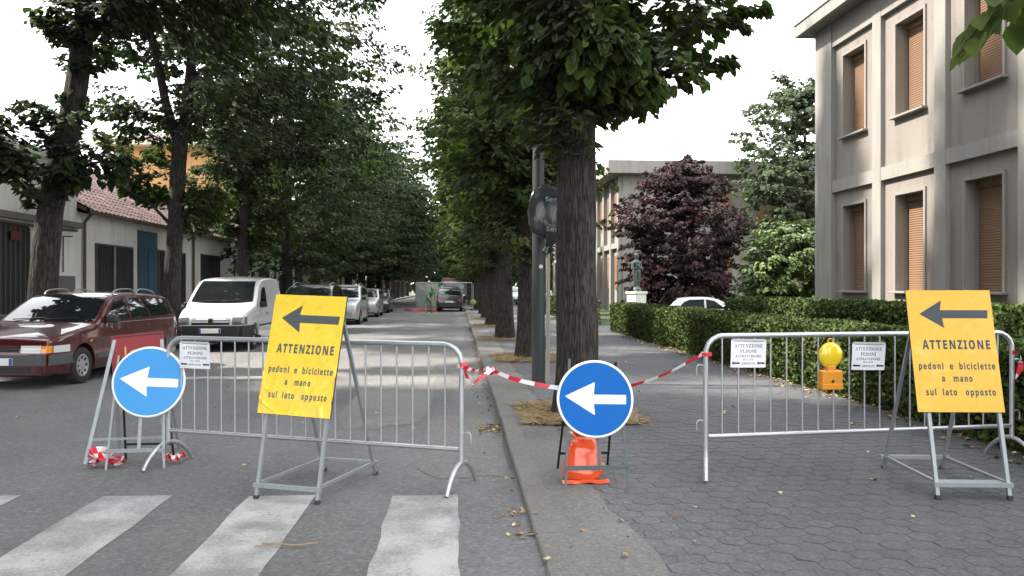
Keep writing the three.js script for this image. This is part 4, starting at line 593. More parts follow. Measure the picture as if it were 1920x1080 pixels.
// ---------------------------------------------------------------- blue discs
function discSign(label, pos, turn, face, o) {
  const t = thing('arrow_sign', label, 'sign', pos, turn, 'round blue arrow signs');
  const R = o.R, yc = o.yc, w = 0.235, ln = 0.16, zc = -ln * yc / 0.95 + 0.02, leg = o.leg;
  for (const s of [-1, 1]) { part(t, 'front_leg', bar([s * w, 0, 0], [s * (w - 0.05), 0.95, -ln], 0.017, 0.012), leg); part(t, 'rear_leg', bar([s * (w - 0.03) - 0.01, 0, -o.D], [s * (w - 0.06), 0.92, -ln - 0.03], 0.017, 0.012), o.rear ?? m.black); }
  part(t, 'cross_bar', box(2 * w + 0.01, 0.032, 0.012, 0, 0.155, -0.014), leg); part(t, 'rear_bar', box(2 * w - 0.06, 0.02, 0.01, -0.01, 0.14, -o.D + 0.035), o.rear ?? m.black); part(t, 'centre_strip', bar([0.02, 0.14, -0.024], [0.02, 0.62, -0.11], 0.028, 0.006), leg);
  const ang = Math.atan2(ln, 0.95), pg = new THREE.CylinderGeometry(R, R, 0.012, 56); pg.rotateX(PI / 2); const pl = part(t, 'disc', pg, m.steelback); pl.position.set(o.cx ?? 0, yc, zc); pl.rotation.x = -ang; pl.rotation.z = o.spin ?? -0.03;
  part(pl, 'printed_face', new THREE.CircleGeometry(R - 0.002, 64).translate(0, 0, 0.0085), face); part(pl, 'rim', new THREE.TorusGeometry(R, 0.0085, 8, 72), M([0.72, 0.73, 0.74], 0.35, { metalness: 0.4 })); return t;
}
discSign('deep blue arrow disc above an orange sandbag in front of the big linden', [1.03, 0.045, -6.0], 0, M([1, 1, 1], 0.6, { specularIntensity: 0.25, map: discFace('#005fb0', 2), clearcoat: 0.1 }), { R: 0.283, yc: 0.655, D: 0.66, leg: m.darksteel, spin: -0.02 });
discSign('paler blue arrow disc on the road beside the red folding board', [-2.72, 0, -7.12], 0.05, M([1, 1, 1], 0.55, { map: discFace('#3a93d6', 4), clearcoat: 0.1 }), { R: 0.297, yc: 0.725, D: 0.42, leg: m.zincdull, cx: 0.08, spin: -0.05 });
{ // red folding board behind the left disc
  const t = thing('folding_board', 'red folding sign board with yellow scribble behind the left blue disc', 'sign', [-2.93, 0, -7.5], 0.16);
  const red = M([0.22, 0.014, 0.02], 0.45, { map: rep(T.plaster, 1) });
  const pl = part(t, 'panel', rbox(0.43, 0.5, 0.014, 0.004, 0, 0, 0), red); pl.position.set(0.07, 0.86, -0.12); pl.rotation.x = -0.2; pl.rotation.z = 0.09;
  part(pl, 'panel_rim', merge([rbox(0.44, 0.016, 0.03, 0.003, 0, 0.25, 0.004), rbox(0.016, 0.5, 0.03, 0.003, -0.215, 0, 0.004), rbox(0.016, 0.5, 0.03, 0.003, 0.215, 0, 0.004)]), red);
  const sc = canvasTex(256, 256, (c, w, h) => { c.fillStyle = '#84161f'; c.fillRect(0, 0, w, h); c.strokeStyle = '#c9a24a'; c.lineWidth = 9; c.beginPath(); c.moveTo(62, 40); c.lineTo(58, 240); c.stroke(); c.lineWidth = 20; c.strokeStyle = '#c6b23a'; c.beginPath(); c.arc(112, 96, 28, 5.4, 1.6, true); c.stroke(); c.fillStyle = '#d8c9c9'; c.font = 'bold 26px sans-serif'; c.fillText('M', 150, 70); });
  part(pl, 'scribbled_face', grid(1, 1, (u, v) => [(u - 0.5) * 0.41, (v - 0.5) * 0.47 - 0.01, 0.0095]), M([1, 1, 1], 0.5, { map: sc }));
  for (const s of [-1, 1]) { part(t, 'front_leg', bar([s * 0.32, 0, 0.1], [s * 0.2 + 0.06, 1.06, -0.15], 0.03, 0.02), m.zincdull); part(t, 'rear_leg', bar([s * 0.26 + 0.1, 0, -0.42], [s * 0.2 + 0.06, 1.03, -0.17], 0.026, 0.018), m.zincdull); }
  part(t, 'brace', bar([-0.3, 0.2, 0.05], [0.3, 0.2, 0.05], 0.02, 0.02), m.zincdull);
}
// orange sandbag under the right disc
{
  const t = thing('sandbag', 'glossy orange plastic sandbag slumped under the right blue disc', 'sandbag', [0.97, 0.05, -6.24], 0.05);
  const g = new THREE.SphereGeometry(1, 56, 40), p = g.attributes.position, r = RNG(3);
  for (let i = 0; i < p.count; i++) {
    let x = p.getX(i), y = p.getY(i), z = p.getZ(i); const e = (q, k) => Math.sign(q) * Math.pow(Math.abs(q), k); x = e(x, 0.55); y = e(y, 0.6); z = e(z, 0.8);
    const h = (y + 1) / 2, wr = fbm((x + 1) / 2, (y + 1) / 2, 5, 7, 3, 33) - 0.5, wr2 = Math.abs(fbm((x + 1) / 2, h, 9, 5, 2, 37) - 0.5);
    const W = lerp(0.168, 0.115, sstep(0.05, 1, h)), Dp = lerp(0.11, 0.06, h); p.setXYZ(i, x * W + 0.012 * wr + (h - 0.5) * 0.03, Math.max(0.001, h * 0.34 - 0.02 * Math.abs(wr)), z * Dp + 0.022 * wr - 0.02 * wr2 - h * 0.06);
  }
  g.computeVertexNormals(); const om = M([0.80, 0.085, 0.018], 0.22, { clearcoat: 0.8, clearcoatRoughness: 0.15 }); const b = part(t, 'bag', g, om);
  part(b, 'flap', grid(14, 5, (u, v) => [lerp(-0.185, 0.175, u), 0.006 + 0.022 * v + 0.004 * Math.sin(u * 14), 0.075 + 0.025 * (1 - v) + 0.008 * Math.sin(u * 9)]), om); part(b, 'twisted_top', grid(10, 6, (u, v) => [lerp(-0.09, 0.11, u) + 0.02 * Math.sin(v * 4), 0.31 + 0.06 * v, -0.07 + 0.02 * Math.sin(u * 12 + v * 3)]), om);
}
// ---------------------------------------------------------------- barrier tape
const tapeTex = canvasTex(64, 16, (c) => { c.fillStyle = '#eeeae8'; c.fillRect(0, 0, 64, 16); c.fillStyle = '#d3203a'; c.beginPath(); c.moveTo(0, 0); c.lineTo(34, 0); c.lineTo(29, 16); c.lineTo(0, 16); c.fill(); }); tapeTex.wrapS = THREE.RepeatWrapping;
const tapeMat = M([1, 1, 1], 0.35, { map: tapeTex, clearcoat: 0.2 });
function ribbon(pts, w, twist, per = 0.17, n = 120) {                  // w: width, twist(t) turns about the path
  const cu = new THREE.CatmullRomCurve3(pts.map((p) => V(...p)), false, 'catmullrom', 0.5), L = cu.getLength();
  return grid(n, 1, (u, v) => { const c = cu.getPoint(u), tg = cu.getTangent(u), a = twist(u), up = V(0, 1, 0).addScaledVector(tg, -tg.y).normalize(), sd = tg.clone().cross(up).normalize(); c.addScaledVector(up, Math.cos(a) * (v - 0.5) * w).addScaledVector(sd, Math.sin(a) * (v - 0.5) * w); return c.toArray(); }, (u, v) => [u * L / per, v]);
}
{
  const t = thing('barrier_tape', 'red and white tape strung between the two barriers behind the blue disc', 'tape');
  const X1 = br.localToWorld(V(-0.03, 0.9, 0.02));
  part(t, 'strung_tape', ribbon([[0.06, 0.93, -6.24], [0.13, 0.9, -6.26], [0.24, 0.905, -6.3], [0.46, 0.82, -6.33], [0.78, 0.755, -6.33], [1.03, 0.735, -6.32], [1.3, 0.755, -6.34], [1.62, 0.85, -6.36], [X1.x, X1.y + 0.06, X1.z]], 0.034, (u) => 0.5 * Math.sin(u * 9) + 0.3), tapeMat);
  part(t, 'knot', merge([ribbon([[0.07, 0.96, -6.2], [0.02, 0.95, -6.2], [0.0, 0.93, -6.27], [0.07, 0.92, -6.3], [0.08, 0.95, -6.22]], 0.03, () => 0.2, 0.17, 30), ribbon([[0.05, 0.93, -6.2], [0.07, 0.86, -6.19], [0.10, 0.80, -6.2], [0.16, 0.84, -6.22], [0.25, 0.90, -6.26], [0.28, 0.92, -6.27], [0.24, 0.91, -6.3]], 0.03, (u) => u * 4, 0.17, 50), ribbon([[0.25, 0.92, -6.27], [0.28, 0.89, -6.26], [0.24, 0.88, -6.27], [0.23, 0.93, -6.28]], 0.03, (u) => u * 5, 0.17, 20)]), tapeMat);
  part(t, 'end_loop', ribbon([[X1.x + 0.06, X1.y + 0.06, X1.z + 0.03], [X1.x + 0.01, X1.y + 0.055, X1.z + 0.03], [X1.x - 0.02, X1.y + 0.06, X1.z], [X1.x + 0.03, X1.y + 0.06, X1.z - 0.03], [X1.x + 0.07, X1.y + 0.06, X1.z - 0.01]], 0.03, () => 0, 0.17, 30), tapeMat);
  const heap = (name, label, c, n, s, seed) => { const h = thing(name, label, 'tape', c); const r = RNG(seed), P = []; for (let i = 0; i < n; i++) P.push([(r() - 0.5) * s, 0.02 + r() * r() * s * 0.5, (r() - 0.5) * s * 0.45]); part(h, 'crumpled_tape', ribbon(P, 0.06, (u) => u * 30, 0.15, 220), tapeMat); return h; };
  heap('tape_heap', 'crumpled red and white tape bunched round the left feet of the blue disc', [-2.99, 0.02, -7.2], 14, 0.36, 5); heap('tape_heap', 'small crumpled red and white tape by the barrier foot', [-2.46, 0.02, -7.34], 7, 0.16, 9);
  const e = thing('barrier_tape', 'scrap of red and white tape tied to the far post of the pavement barrier', 'tape'); const Y = br.localToWorld(V(2.8, 0.9, 0.03)); part(e, 'scrap', ribbon([[Y.x - 0.03, Y.y + 0.03, Y.z], [Y.x + 0.02, Y.y + 0.02, Y.z + 0.02], [Y.x + 0.03, Y.y - 0.08, Y.z + 0.02], [Y.x - 0.01, Y.y - 0.2, Y.z + 0.01]], 0.04, (u) => u * 5, 0.17, 40), tapeMat);
}
// ---------------------------------------------------------------- lamp post and the bagged sign
{
  const t = thing('lamp_post', 'dark grey steel lamp post between the lindens on the pavement', 'lamp post', [1.19, 0.1, -12.05]);
  const pm = M([0.05, 0.058, 0.06], 0.5, { map: rep(T.plaster, 0.8), metalness: 0.2 });
  part(t, 'pole', new THREE.LatheGeometry([[0.115, -0.1], [0.115, 0.02], [0.1, 0.05], [0.098, 1.7], [0.094, 1.72], [0.08, 4.2], [0.062, 8.8], [0, 8.82]].map((a) => new THREE.Vector2(...a)), 24), pm); part(t, 'junction_box', rbox(0.09, 0.2, 0.12, 0.01, 0.115, 0.62, 0), pm); part(t, 'arm', tube([[0, 8.7, 0], [-0.3, 9.1, 0], [-1.4, 9.3, 0]], 0.035, 16, 8), pm);
  part(t, 'lamp_head', rbox(0.6, 0.14, 0.26, 0.05, -1.6, 9.3, 0), m.zincdull); const st = new THREE.CircleGeometry(0.03, 16); st.translate(0, 0, 0); const s = part(t, 'sticker', st, M([0.75, 0.75, 0.72], 0.5)); s.position.set(0.028, 1.74, 0.101);
  const s2 = thing('bagged_sign', 'road sign wrapped in a printed black plastic bag behind the big linden', 'sign', [1.30, 0.1, -11.75]);
  part(s2, 'post', rod([0, -0.1, 0], [0, 2.85, 0], 0.03, 10), M([0.33, 0.31, 0.28], 0.6, { map: rep(T.plaster, 2) }));
  const g = new THREE.SphereGeometry(1, 64, 48), p = g.attributes.position, uv = g.attributes.uv;
  for (let i = 0; i < p.count; i++) { const x = p.getX(i), y = p.getY(i), z = p.getZ(i); const u = (x + 1) / 2, v = (y + 1) / 2, w = fbm(u, v, 6, 4, 3, 61) - 0.5, cr = Math.abs(fbm(u, v, 5, 5, 3, 67) - 0.5), top = sstep(0.3, 1, y); const e = (q, k) => Math.sign(q) * Math.pow(Math.abs(q), k); p.setXYZ(i, e(x, 0.9) * 0.345 * (1 - 0.06 * w) * (y < -0.55 ? 1 - 0.55 * sstep(-0.55, -1, y) : 1), e(y, 0.8) * 0.43 + 0.02 * w, z * 0.085 * (1 - top * 0.5) + (z > 0 ? 1 : -1) * (0.018 * w - 0.03 * cr)); uv.setXY(i, u, v); }
  g.computeVertexNormals(); g.translate(0.05, 2.5, 0.03);
  const bt = canvasTex(512, 640, (c, w, h) => { c.fillStyle = '#272c2e'; c.fillRect(0, 0, w, h); c.fillStyle = '#26292e'; c.fillRect(0, 160, w, 90); c.fillRect(0, 420, w, 90); c.fillStyle = '#8b949c'; c.font = 'bold 70px sans-serif'; c.fillText('Serua', 190, 228); c.fillText('Serua', 200, 492); c.strokeStyle = '#8d979c'; c.lineWidth = 4; for (const [a, b, d, e] of [[170, 270, 110, 390], [300, 280, 260, 400], [330, 290, 330, 360]]) { c.beginPath(); c.moveTo(a, b); c.quadraticCurveTo((a + d) / 2 - 20, (b + e) / 2, d, e); c.stroke(); } });
  const bag = part(s2, 'plastic_bag', g, M([1, 1, 1], 0.25, { map: bt, clearcoat: 0.6, clearcoatRoughness: 0.2 })); part(bag, 'tied_neck', merge([rod([0.0, 2.04, 0.02], [0.05, 2.16, 0.03], 0.05, 9, 0.13), rod([0.0, 2.04, 0.02], [-0.05, 1.93, 0.05], 0.03, 7, 0.06), rod([0, 2.04, 0.02], [0.07, 1.95, 0.05], 0.025, 7, 0.05)]), M([0.03, 0.034, 0.036], 0.25, { clearcoat: 0.5 }));
}
// ---------------------------------------------------------------- tree pits, straw, fallen leaves
{
  const pitAt = (name, x, z, w, d, n, seed) => {
    const g = grid(8, 8, (u, v) => { const X = x + (u - 0.5) * w, Z = z + (0.5 - v) * d, e = Math.max(Math.abs(u - 0.5), Math.abs(v - 0.5)) * 2; return [X, hp(Z) + 0.008 + 0.022 * (1 - e * e) + 0.02 * (wnoise(X * 5 + 3, Z * 5 + 50, 5) - 0.5) * (e < 0.95 ? 1 : 0), Z]; }, (u, v, a) => [a[0], a[2]]);
    struct('tree_pit', g, m.soil);
    const L = new Leaves(), r = RNG(seed), cols = [[0.27, 0.19, 0.10], [0.34, 0.25, 0.13], [0.20, 0.135, 0.07], [0.24, 0.14, 0.06], [0.12, 0.08, 0.045]];
    for (let i = 0; i < n; i++) { const a = r() * 6.28, q = Math.pow(r(), 0.6), X = x + (r() - 0.5) * w * 0.98 + Math.cos(a) * 0.03, Z = z + (r() - 0.5) * d * 0.98; const e = Math.max(Math.abs(X - x) / w, Math.abs(Z - z) / d) * 2; if (wnoise(X * 2.2 + 4, Z * 2.2 + 80, seed) < 0.33 && r() < 0.75) continue; L.add(V(X, hp(Z) + 0.014 + 0.022 * (1 - e * e) + r() * 0.012, Z), V(Math.cos(a), (r() - 0.35) * 0.25, Math.sin(a)), V((r() - 0.5) * 0.4, 1, (r() - 0.5) * 0.4), i % 7 ? 0.06 + 0.09 * r() : 0.035, pick(cols, r).map((c) => c * (i % 7 ? 1.1 : 0.6)), i % 7 ? 3 : 0, r); }
    if (n) { const gg = L.geo(); const o = shadowOn(new THREE.Mesh(gg, m.needle)); o.name = numbered('straw'); o.userData = { kind: 'stuff', label: 'dry straw and dead leaves in the soil around a linden trunk', category: 'straw' }; scene.add(o); }
  };
  pitAt('a', 1.34, -9.25, 1.2, 1.5, 6500, 41); pitAt('b', 1.4, -16.4, 1.3, 1.8, 4500, 43); pitAt('c', 1.3, -22.6, 1.3, 1.7, 2500, 45); pitAt('d', 1.3, -30.2, 1.4, 2.2, 2500, 47); pitAt('e', 1.3, -37, 1.4, 2.4, 2000, 48);
  // litter gathered along the kerb, under the hedge, and scattered leaves
  const L = new Leaves(), r = RNG(301), dry = [[0.34, 0.22, 0.10], [0.27, 0.15, 0.07], [0.45, 0.36, 0.16], [0.52, 0.46, 0.26], [0.18, 0.11, 0.06]], fresh = [[0.42, 0.42, 0.10], [0.5, 0.5, 0.25], [0.30, 0.36, 0.10]];
  const put = (x, y, z, s, cols) => L.add(V(x, y + 0.006 + r() * 0.008, z), V(r() - 0.5, (r() - 0.4) * 0.3, r() - 0.5), V((r() - 0.5) * 0.6, 1, (r() - 0.5) * 0.6), s, pick(cols, r), 0, r);
  for (const [zc, sp, n] of [[-8.8, 0.5, 80], [-5.6, 0.2, 12], [-5.1, 0.2, 12], [-6.6, 1.2, 6], [-12, 3, 40], [-18, 6, 60], [-27, 8, 60]]) for (let i = 0; i < n; i++) put(0.47 - Math.pow(r(), 2) * 0.28, 0, zc + (r() + r() - 1) * sp, 0.018 + 0.028 * r(), dry);
  for (let i = 0; i < 14; i++) put(0.5 + Math.pow(r(), 1.5) * 1.2, 0.03, -4.4 - r() * 1.3, 0.02 + 0.03 * r(), dry);
  for (let i = 0; i < 420; i++) { const z = -5 - r() * 18; put(4.98 - Math.pow(r(), 2) * 0.4, hp(z), z, 0.03 + 0.04 * r(), dry); }
  for (let i = 0; i < 45; i++) { const z = -4.5 - Math.pow(r(), 1.4) * 28; put(1 + r() * 3.9, hp(z), z, 0.025 + 0.04 * r(), fresh); }
  for (let i = 0; i < 60; i++) { const z = -7 - Math.pow(r(), 1.2) * 30; put(-6 + r() * 6.4, 0, z, 0.03 + 0.035 * r(), fresh); }
  const o = shadowOn(new THREE.Mesh(L.geo(), m.needle)); o.name = 'fallen_leaves'; o.userData = { kind: 'stuff', label: 'fallen leaves scattered on road and pavement and gathered along the kerb', category: 'leaves' }; scene.add(o);
  // dead twig lying on the crossing, crushed scrap
  const tw = thing('dead_twig', 'thin dead twig lying across a zebra stripe', 'twig', [-1.0, 0.012, -4.92]); part(tw, 'stem', tube([[-0.16, 0.004, -0.03], [-0.05, 0.01, 0.0], [0.06, 0.006, 0.02], [0.17, 0.008, -0.02]], 0.005, 16, 5), M([0.28, 0.2, 0.12], 0.9)); part(tw, 'side_shoot', tube([[-0.05, 0.01, 0], [-0.12, 0.012, 0.03], [-0.19, 0.006, 0.02]], 0.003, 10, 5), M([0.28, 0.2, 0.12], 0.9));
  // tar patches on the crossing and cracks by the kerb
}
// ---------------------------------------------------------------- vehicles; each faces +z, nose at +L/2
const csg = new Evaluator(); csg.useGroups = false; csg.attributes = ['position', 'normal', 'uv'];
function carShape(S) {
  const N = 400, tab = new Float32Array(N + 1); { const cu = new THREE.CatmullRomCurve3(S.prof.map((p) => V(p[0], p[1], 0)), false, 'centripetal'); let pts = cu.getPoints(1200), k = 0; for (let i = 0; i <= N; i++) { const x = i / N * S.L; while (k < pts.length - 2 && pts[k + 1].x < x) k++; const a = pts[k], b = pts[k + 1]; tab[i] = lerp(a.y, b.y, clamp((x - a.x) / Math.max(1e-6, b.x - a.x), 0, 1)); } }
  const T = (x) => { const f = clamp(x / S.L, 0, 1) * N, k = Math.min(N - 1, Math.floor(f)); return lerp(tab[k], tab[k + 1], f - k); };
  const Pn = (x) => S.W / 2 * (1 - S.rf * Math.pow(clamp((S.lf - x) / S.lf, 0, 1), 2.6) - S.rr * Math.pow(clamp((x - S.L + S.lr) / S.lr, 0, 1), 2.6));
  const K = (y) => y > S.belt ? 1 - S.tumble * Math.pow((y - S.belt) / (S.H - S.belt), 1.15) : y < 0.5 ? 1 - 0.06 * Math.pow((0.5 - y) / 0.35, 2) : 1 - 0.012 * Math.pow((y - 0.6) / 0.3, 2);
  const er = S.er ?? 0.075, crown = (x) => 0.035;
  const half = (x, y) => Pn(x) * K(y);
  const top = (x, z) => { const t = T(x), zr = half(x, t - er) - er * 0.4; return t + crown(x) * (1 - Math.min(1, (z / zr) ** 2)) - 0.01; };
  return { T, half, top, er, Pn, K };
}
function carBody(S, F) {
  const nl = 90, P = [], ring = 41, I = [];
  for (let i = 0; i <= nl; i++) {
    const u = i / nl, x = S.L * (u < 0.12 ? u * u / 0.12 * 0.55 + u * 0.45 : u > 0.88 ? 1 - ((1 - u) ** 2 / 0.12 * 0.55 + (1 - u) * 0.45) : u), t = F.T(x), er = Math.min(F.er, (t - S.yb) * 0.3), pts = [];
    const yb = S.yb + 0.06 * Math.pow(clamp(1 - x / 0.5, 0, 1), 2) + 0.08 * Math.pow(clamp(1 - (S.L - x) / 0.5, 0, 1), 2);
    for (let j = 0; j <= 12; j++) { const y = lerp(yb, t - er, j / 12); pts.push([F.half(x, y), y]); }
    const z0 = F.half(x, t - er); for (let j = 1; j <= 4; j++) { const a = j / 4 * PI / 2; pts.push([z0 - er * 0.8 * (1 - Math.cos(a)), t - er + (er - 0.01) * Math.sin(a)]); }
    for (let j = 1; j <= 4; j++) { const z = (z0 - er * 0.8) * (1 - j / 4); pts.push([z, F.top(x, z)]); }
    const full = [...pts, ...pts.slice(0, -1).reverse().map((p) => [-p[0], p[1]])]; if (full.length !== ring) throw new Error('ring ' + full.length);
    for (const p of full) P.push(p[0], p[1], S.L / 2 - x);
  }
  for (let i = 0; i < nl; i++) for (let j = 0; j < ring; j++) { const k = (j + 1) % ring, a = i * ring + j, b = i * ring + k; I.push(a, a + ring, b, b, a + ring, b + ring); }
  const cap = (i, flip) => { const c = P.length / 3; let sx = 0, sy = 0; for (let j = 0; j < ring; j++) sy += P[(i * ring + j) * 3 + 1] / ring; P.push(0, sy, P[i * ring * 3 + 2]); for (let j = 0; j < ring; j++) { const a = i * ring + j, b = i * ring + (j + 1) % ring; flip ? I.push(c, b, a) : I.push(c, a, b); } };
  cap(0, false); cap(nl, true);
  let g = new THREE.BufferGeometry(); g.setAttribute('position', new THREE.Float32BufferAttribute(P, 3)); g.setIndex(I); g.computeVertexNormals(); g.setAttribute('uv', new THREE.Float32BufferAttribute(new Float32Array(P.length / 3 * 2), 2));
  // flip if inside out
  { const q = g.attributes.normal; let s = 0; for (let j = 0; j < ring; j++) s += q.getX(45 * ring + j) * g.attributes.position.getX(45 * ring + j); if (s < 0) { const ix = g.index.array; for (let i = 0; i < ix.length; i += 3) { const t = ix[i + 1]; ix[i + 1] = ix[i + 2]; ix[i + 2] = t; } g.computeVertexNormals(); } }
  let B = new Brush(g); B.updateMatrixWorld();
  for (const xa of [S.ax, S.ax + S.wb]) for (const s of [-1, 1]) { const c = new THREE.CylinderGeometry(S.wr + 0.055, S.wr + 0.055, 0.6, 26); c.rotateZ(PI / 2); const w = new Brush(c); w.position.set(s * (S.W / 2 + 0.06), S.wr + 0.01, S.L / 2 - xa); w.updateMatrixWorld(); B = csg.evaluate(B, w, SUBTRACTION); B.updateMatrixWorld(); }
  return toCreasedNormals(B.geometry, 0.7);
}
function resample(pl, n) { const c = new THREE.CurvePath(); const q = pl.map((p) => V(p[0], p[1], 0)); let tot = 0; const ac = [0]; for (let i = 1; i < q.length; i++) { tot += q[i].distanceTo(q[i - 1]); ac.push(tot); } return Array.from({ length: n + 1 }, (_, i) => { const d = tot * i / n; let k = 1; while (k < q.length - 1 && ac[k] < d) k++; return q[k - 1].clone().lerp(q[k], ac[k] > ac[k - 1] ? (d - ac[k - 1]) / (ac[k] - ac[k - 1]) : 0); }); }
function sidePatch(S, F, low, up, s, off = 0.006) { const a = resample(low, 14), b = resample(up, 14); return grid(14, 5, (u, v) => { const A = a[Math.round(u * 14)], B = b[Math.round(u * 14)], x = lerp(A.x, B.x, v), y = lerp(A.y, B.y, v); return [s * (F.half(x, Math.min(y, F.T(x) - F.er * 0.6)) + off), y, S.L / 2 - x]; }); }
function topPatch(S, F, x0, x1, k0, k1, off = 0.006, cut = 0) { return grid(16, 10, (u, v) => { const x = lerp(x0, x1, v) + cut * Math.pow(2 * u - 1, 2), zr = F.half(x, F.T(x) - F.er) - F.er * 0.5, z = (2 * u - 1) * lerp(k0, k1, v) * zr, sl = (F.T(x + 0.02) - F.T(x - 0.02)) / 0.04, n = 1 / Math.hypot(1, sl); return [z, F.top(x, z) + off * n, S.L / 2 - x + sl * off * n]; }); }
function endPatch(S, F, y0, y1, z0, z1, rear = false, off = 0.008, nz = 14) {
  const find = (y, z) => { for (let x = 0; x < 1.4; x += 0.004) { const X = rear ? S.L - x : x; if (F.T(X) - 0.004 >= y && F.half(X, y) >= Math.abs(z)) return x; } return 1.4; };
  return grid(nz, 6, (u, v) => { const y = lerp(y0, y1, v), z = lerp(z0, z1, u), x = find(y, z) - off; return [z + Math.sign(z) * (Math.abs(z) > S.W * 0.42 ? off * 0.6 : 0), y, (S.L / 2 - x) * (rear ? -1 : 1)]; });
}
function wheel(parent, x, y, z, r, side, capMat, spokes = 8) {
  const tp = [[r * 0.62, -0.085], [r * 0.68, -0.095], [r * 0.92, -0.095], [r * 0.99, -0.07], [r, -0.03], [r, 0.03], [r * 0.99, 0.07], [r * 0.92, 0.095], [r * 0.68, 0.095], [r * 0.62, 0.085]].map((a) => new THREE.Vector2(...a));
  const tg = new THREE.LatheGeometry(tp, 32); tg.rotateZ(PI / 2); const w = part(parent, 'wheel', tg, m.tyre); w.position.set(x, y, z);
  const rp = [[0.001, 0.075], [r * 0.15, 0.077], [r * 0.22, 0.066], [r * 0.46, 0.072], [r * 0.56, 0.085], [r * 0.64, 0.086], [r * 0.645, 0.03], [r * 0.3, 0.0], [0.001, 0]].map((a) => new THREE.Vector2(...a)); const rg = new THREE.LatheGeometry(rp, 32); rg.rotateZ(-PI / 2 * side); part(w, 'rim', rg, capMat);
  const sl = []; for (let i = 0; i < spokes; i++) { const a = i / spokes * 2 * PI, b = box(0.012, r * 0.16, r * 0.11, side * 0.074, r * 0.44, 0); b.rotateX(a); sl.push(b); } part(w, 'vent_slots', merge(sl), m.black);
}
function car(name, label, category, pos, turn, S, group) {
  const t = thing(name, label, category, pos, turn, group), F = carShape(S);
  const paint = S.paint, bodyPart = part(t, 'body', carBody(S, F), paint);
  part(t, 'underbody', box(S.W * 0.8, 0.14, S.L * 0.9, 0, S.yb + 0.05, 0), m.black);
  for (const xa of [S.ax, S.ax + S.wb]) for (const s of [-1, 1]) wheel(t, s * (S.W / 2 - 0.11), S.wr, S.L / 2 - xa, S.wr, s, S.cap ?? m.hub, S.spokes);
  part(t, 'windscreen', topPatch(S, F, S.ws[0], S.ws[1], 0.93, 0.9, 0.007, S.wsCut ?? 0.06), m.glass);
  if (S.rw) part(t, 'rear_window', topPatch(S, F, S.rw[0], S.rw[1], 0.86, 0.86, 0.007), m.glass);
  for (const s of [-1, 1]) {
    for (const [lo, up] of S.sideWin) part(t, 'side_window', sidePatch(S, F, lo, up, s), m.glass);
    for (const [x0, x1, y0, y1] of S.seams ?? []) part(t, 'door_seam', sidePatch(S, F, x0 === x1 ? [[x0, y0], [x0 + 0.008, y0]] : [[x0, y0], [x1, y0]], x0 === x1 ? [[x1, y1], [x1 + 0.008, y1]] : [[x0, y1], [x1, y1]], s, 0.0025), m.black);
    for (const [x0, x1, y0, y1, mt, nm, off] of S.sideTrim ?? []) part(t, nm ?? 'side_trim', sidePatch(S, F, [[x0, y0], [x1, y0]], [[x0, y1], [x1, y1]], s, off ?? 0.010), mt);
    const mir = part(t, 'mirror', rbox(0.2, 0.13, 0.1, 0.035, s * (F.half(S.mir, S.belt) + 0.09), S.belt + 0.075, S.L / 2 - S.mir), S.mirMat ?? m.trim); part(mir, 'mirror_glass', box(0.15, 0.09, 0.004, s * (F.half(S.mir, S.belt) + 0.09), S.belt + 0.075, S.L / 2 - S.mir - 0.053), m.chrome);
    for (const [x, y] of S.handles ?? []) part(t, 'door_handle', rbox(0.02, 0.03, 0.13, 0.008, s * (F.half(x, y) + 0.008), y, S.L / 2 - x), m.trim);
  }
  for (const [nm, y0, y1, z0, z1, mt, rear, off, both] of S.ends ?? []) { part(t, nm, endPatch(S, F, y0, y1, z0, z1, rear, off), mt); if (both) part(t, nm, endPatch(S, F, y0, y1, -z1, -z0, rear, off), mt); }
  if (S.plateY) { const p = part(t, 'number_plate', rbox(0.5, 0.11, 0.012, 0.004, 0, S.plateY, S.L / 2 + 0.052), m.plate); for (const s of [-1, 1]) part(p, 'plate_band', box(0.045, 0.104, 0.004, s * 0.225, S.plateY, S.L / 2 + 0.0605), m.platebl); }
  if (S.plateR) part(t, 'number_plate', rbox(0.5, 0.11, 0.012, 0.004, 0, S.plateR, -S.L / 2 - 0.045), m.plate);
  if (S.wipers) for (const x of [-0.32, 0.22]) part(t, 'wiper', rod([x - 0.25, F.top(S.ws[0] + 0.05, 0.3) + 0.02, S.L / 2 - S.ws[0] - 0.05], [x + 0.28, F.top(S.ws[0] + 0.08, 0.1) + 0.025, S.L / 2 - S.ws[0] - 0.08], 0.008, 5), m.black);
  if (S.rails) for (const s of [-1, 1]) for (const [a, b] of S.rails) { const z = F.half(a, F.T(a) - F.er) - 0.12; part(t, 'roof_rail', tube([[s * z, F.top(a, z) - 0.01, S.L / 2 - a], [s * z, F.top(a, z) + 0.06, S.L / 2 - a - 0.09], [s * z, F.top((a + b) / 2, z) + 0.075, S.L / 2 - (a + b) / 2], [s * z, F.top(b, z) + 0.06, S.L / 2 - b + 0.09], [s * z, F.top(b, z) - 0.01, S.L / 2 - b]], 0.014, 30, 6), m.zincdull); }
  return { t, F };
}
const paintOf = (c, o = {}) => M(c, 0.35, { clearcoat: 1, clearcoatRoughness: 0.04, metalness: 0.0, ...o });
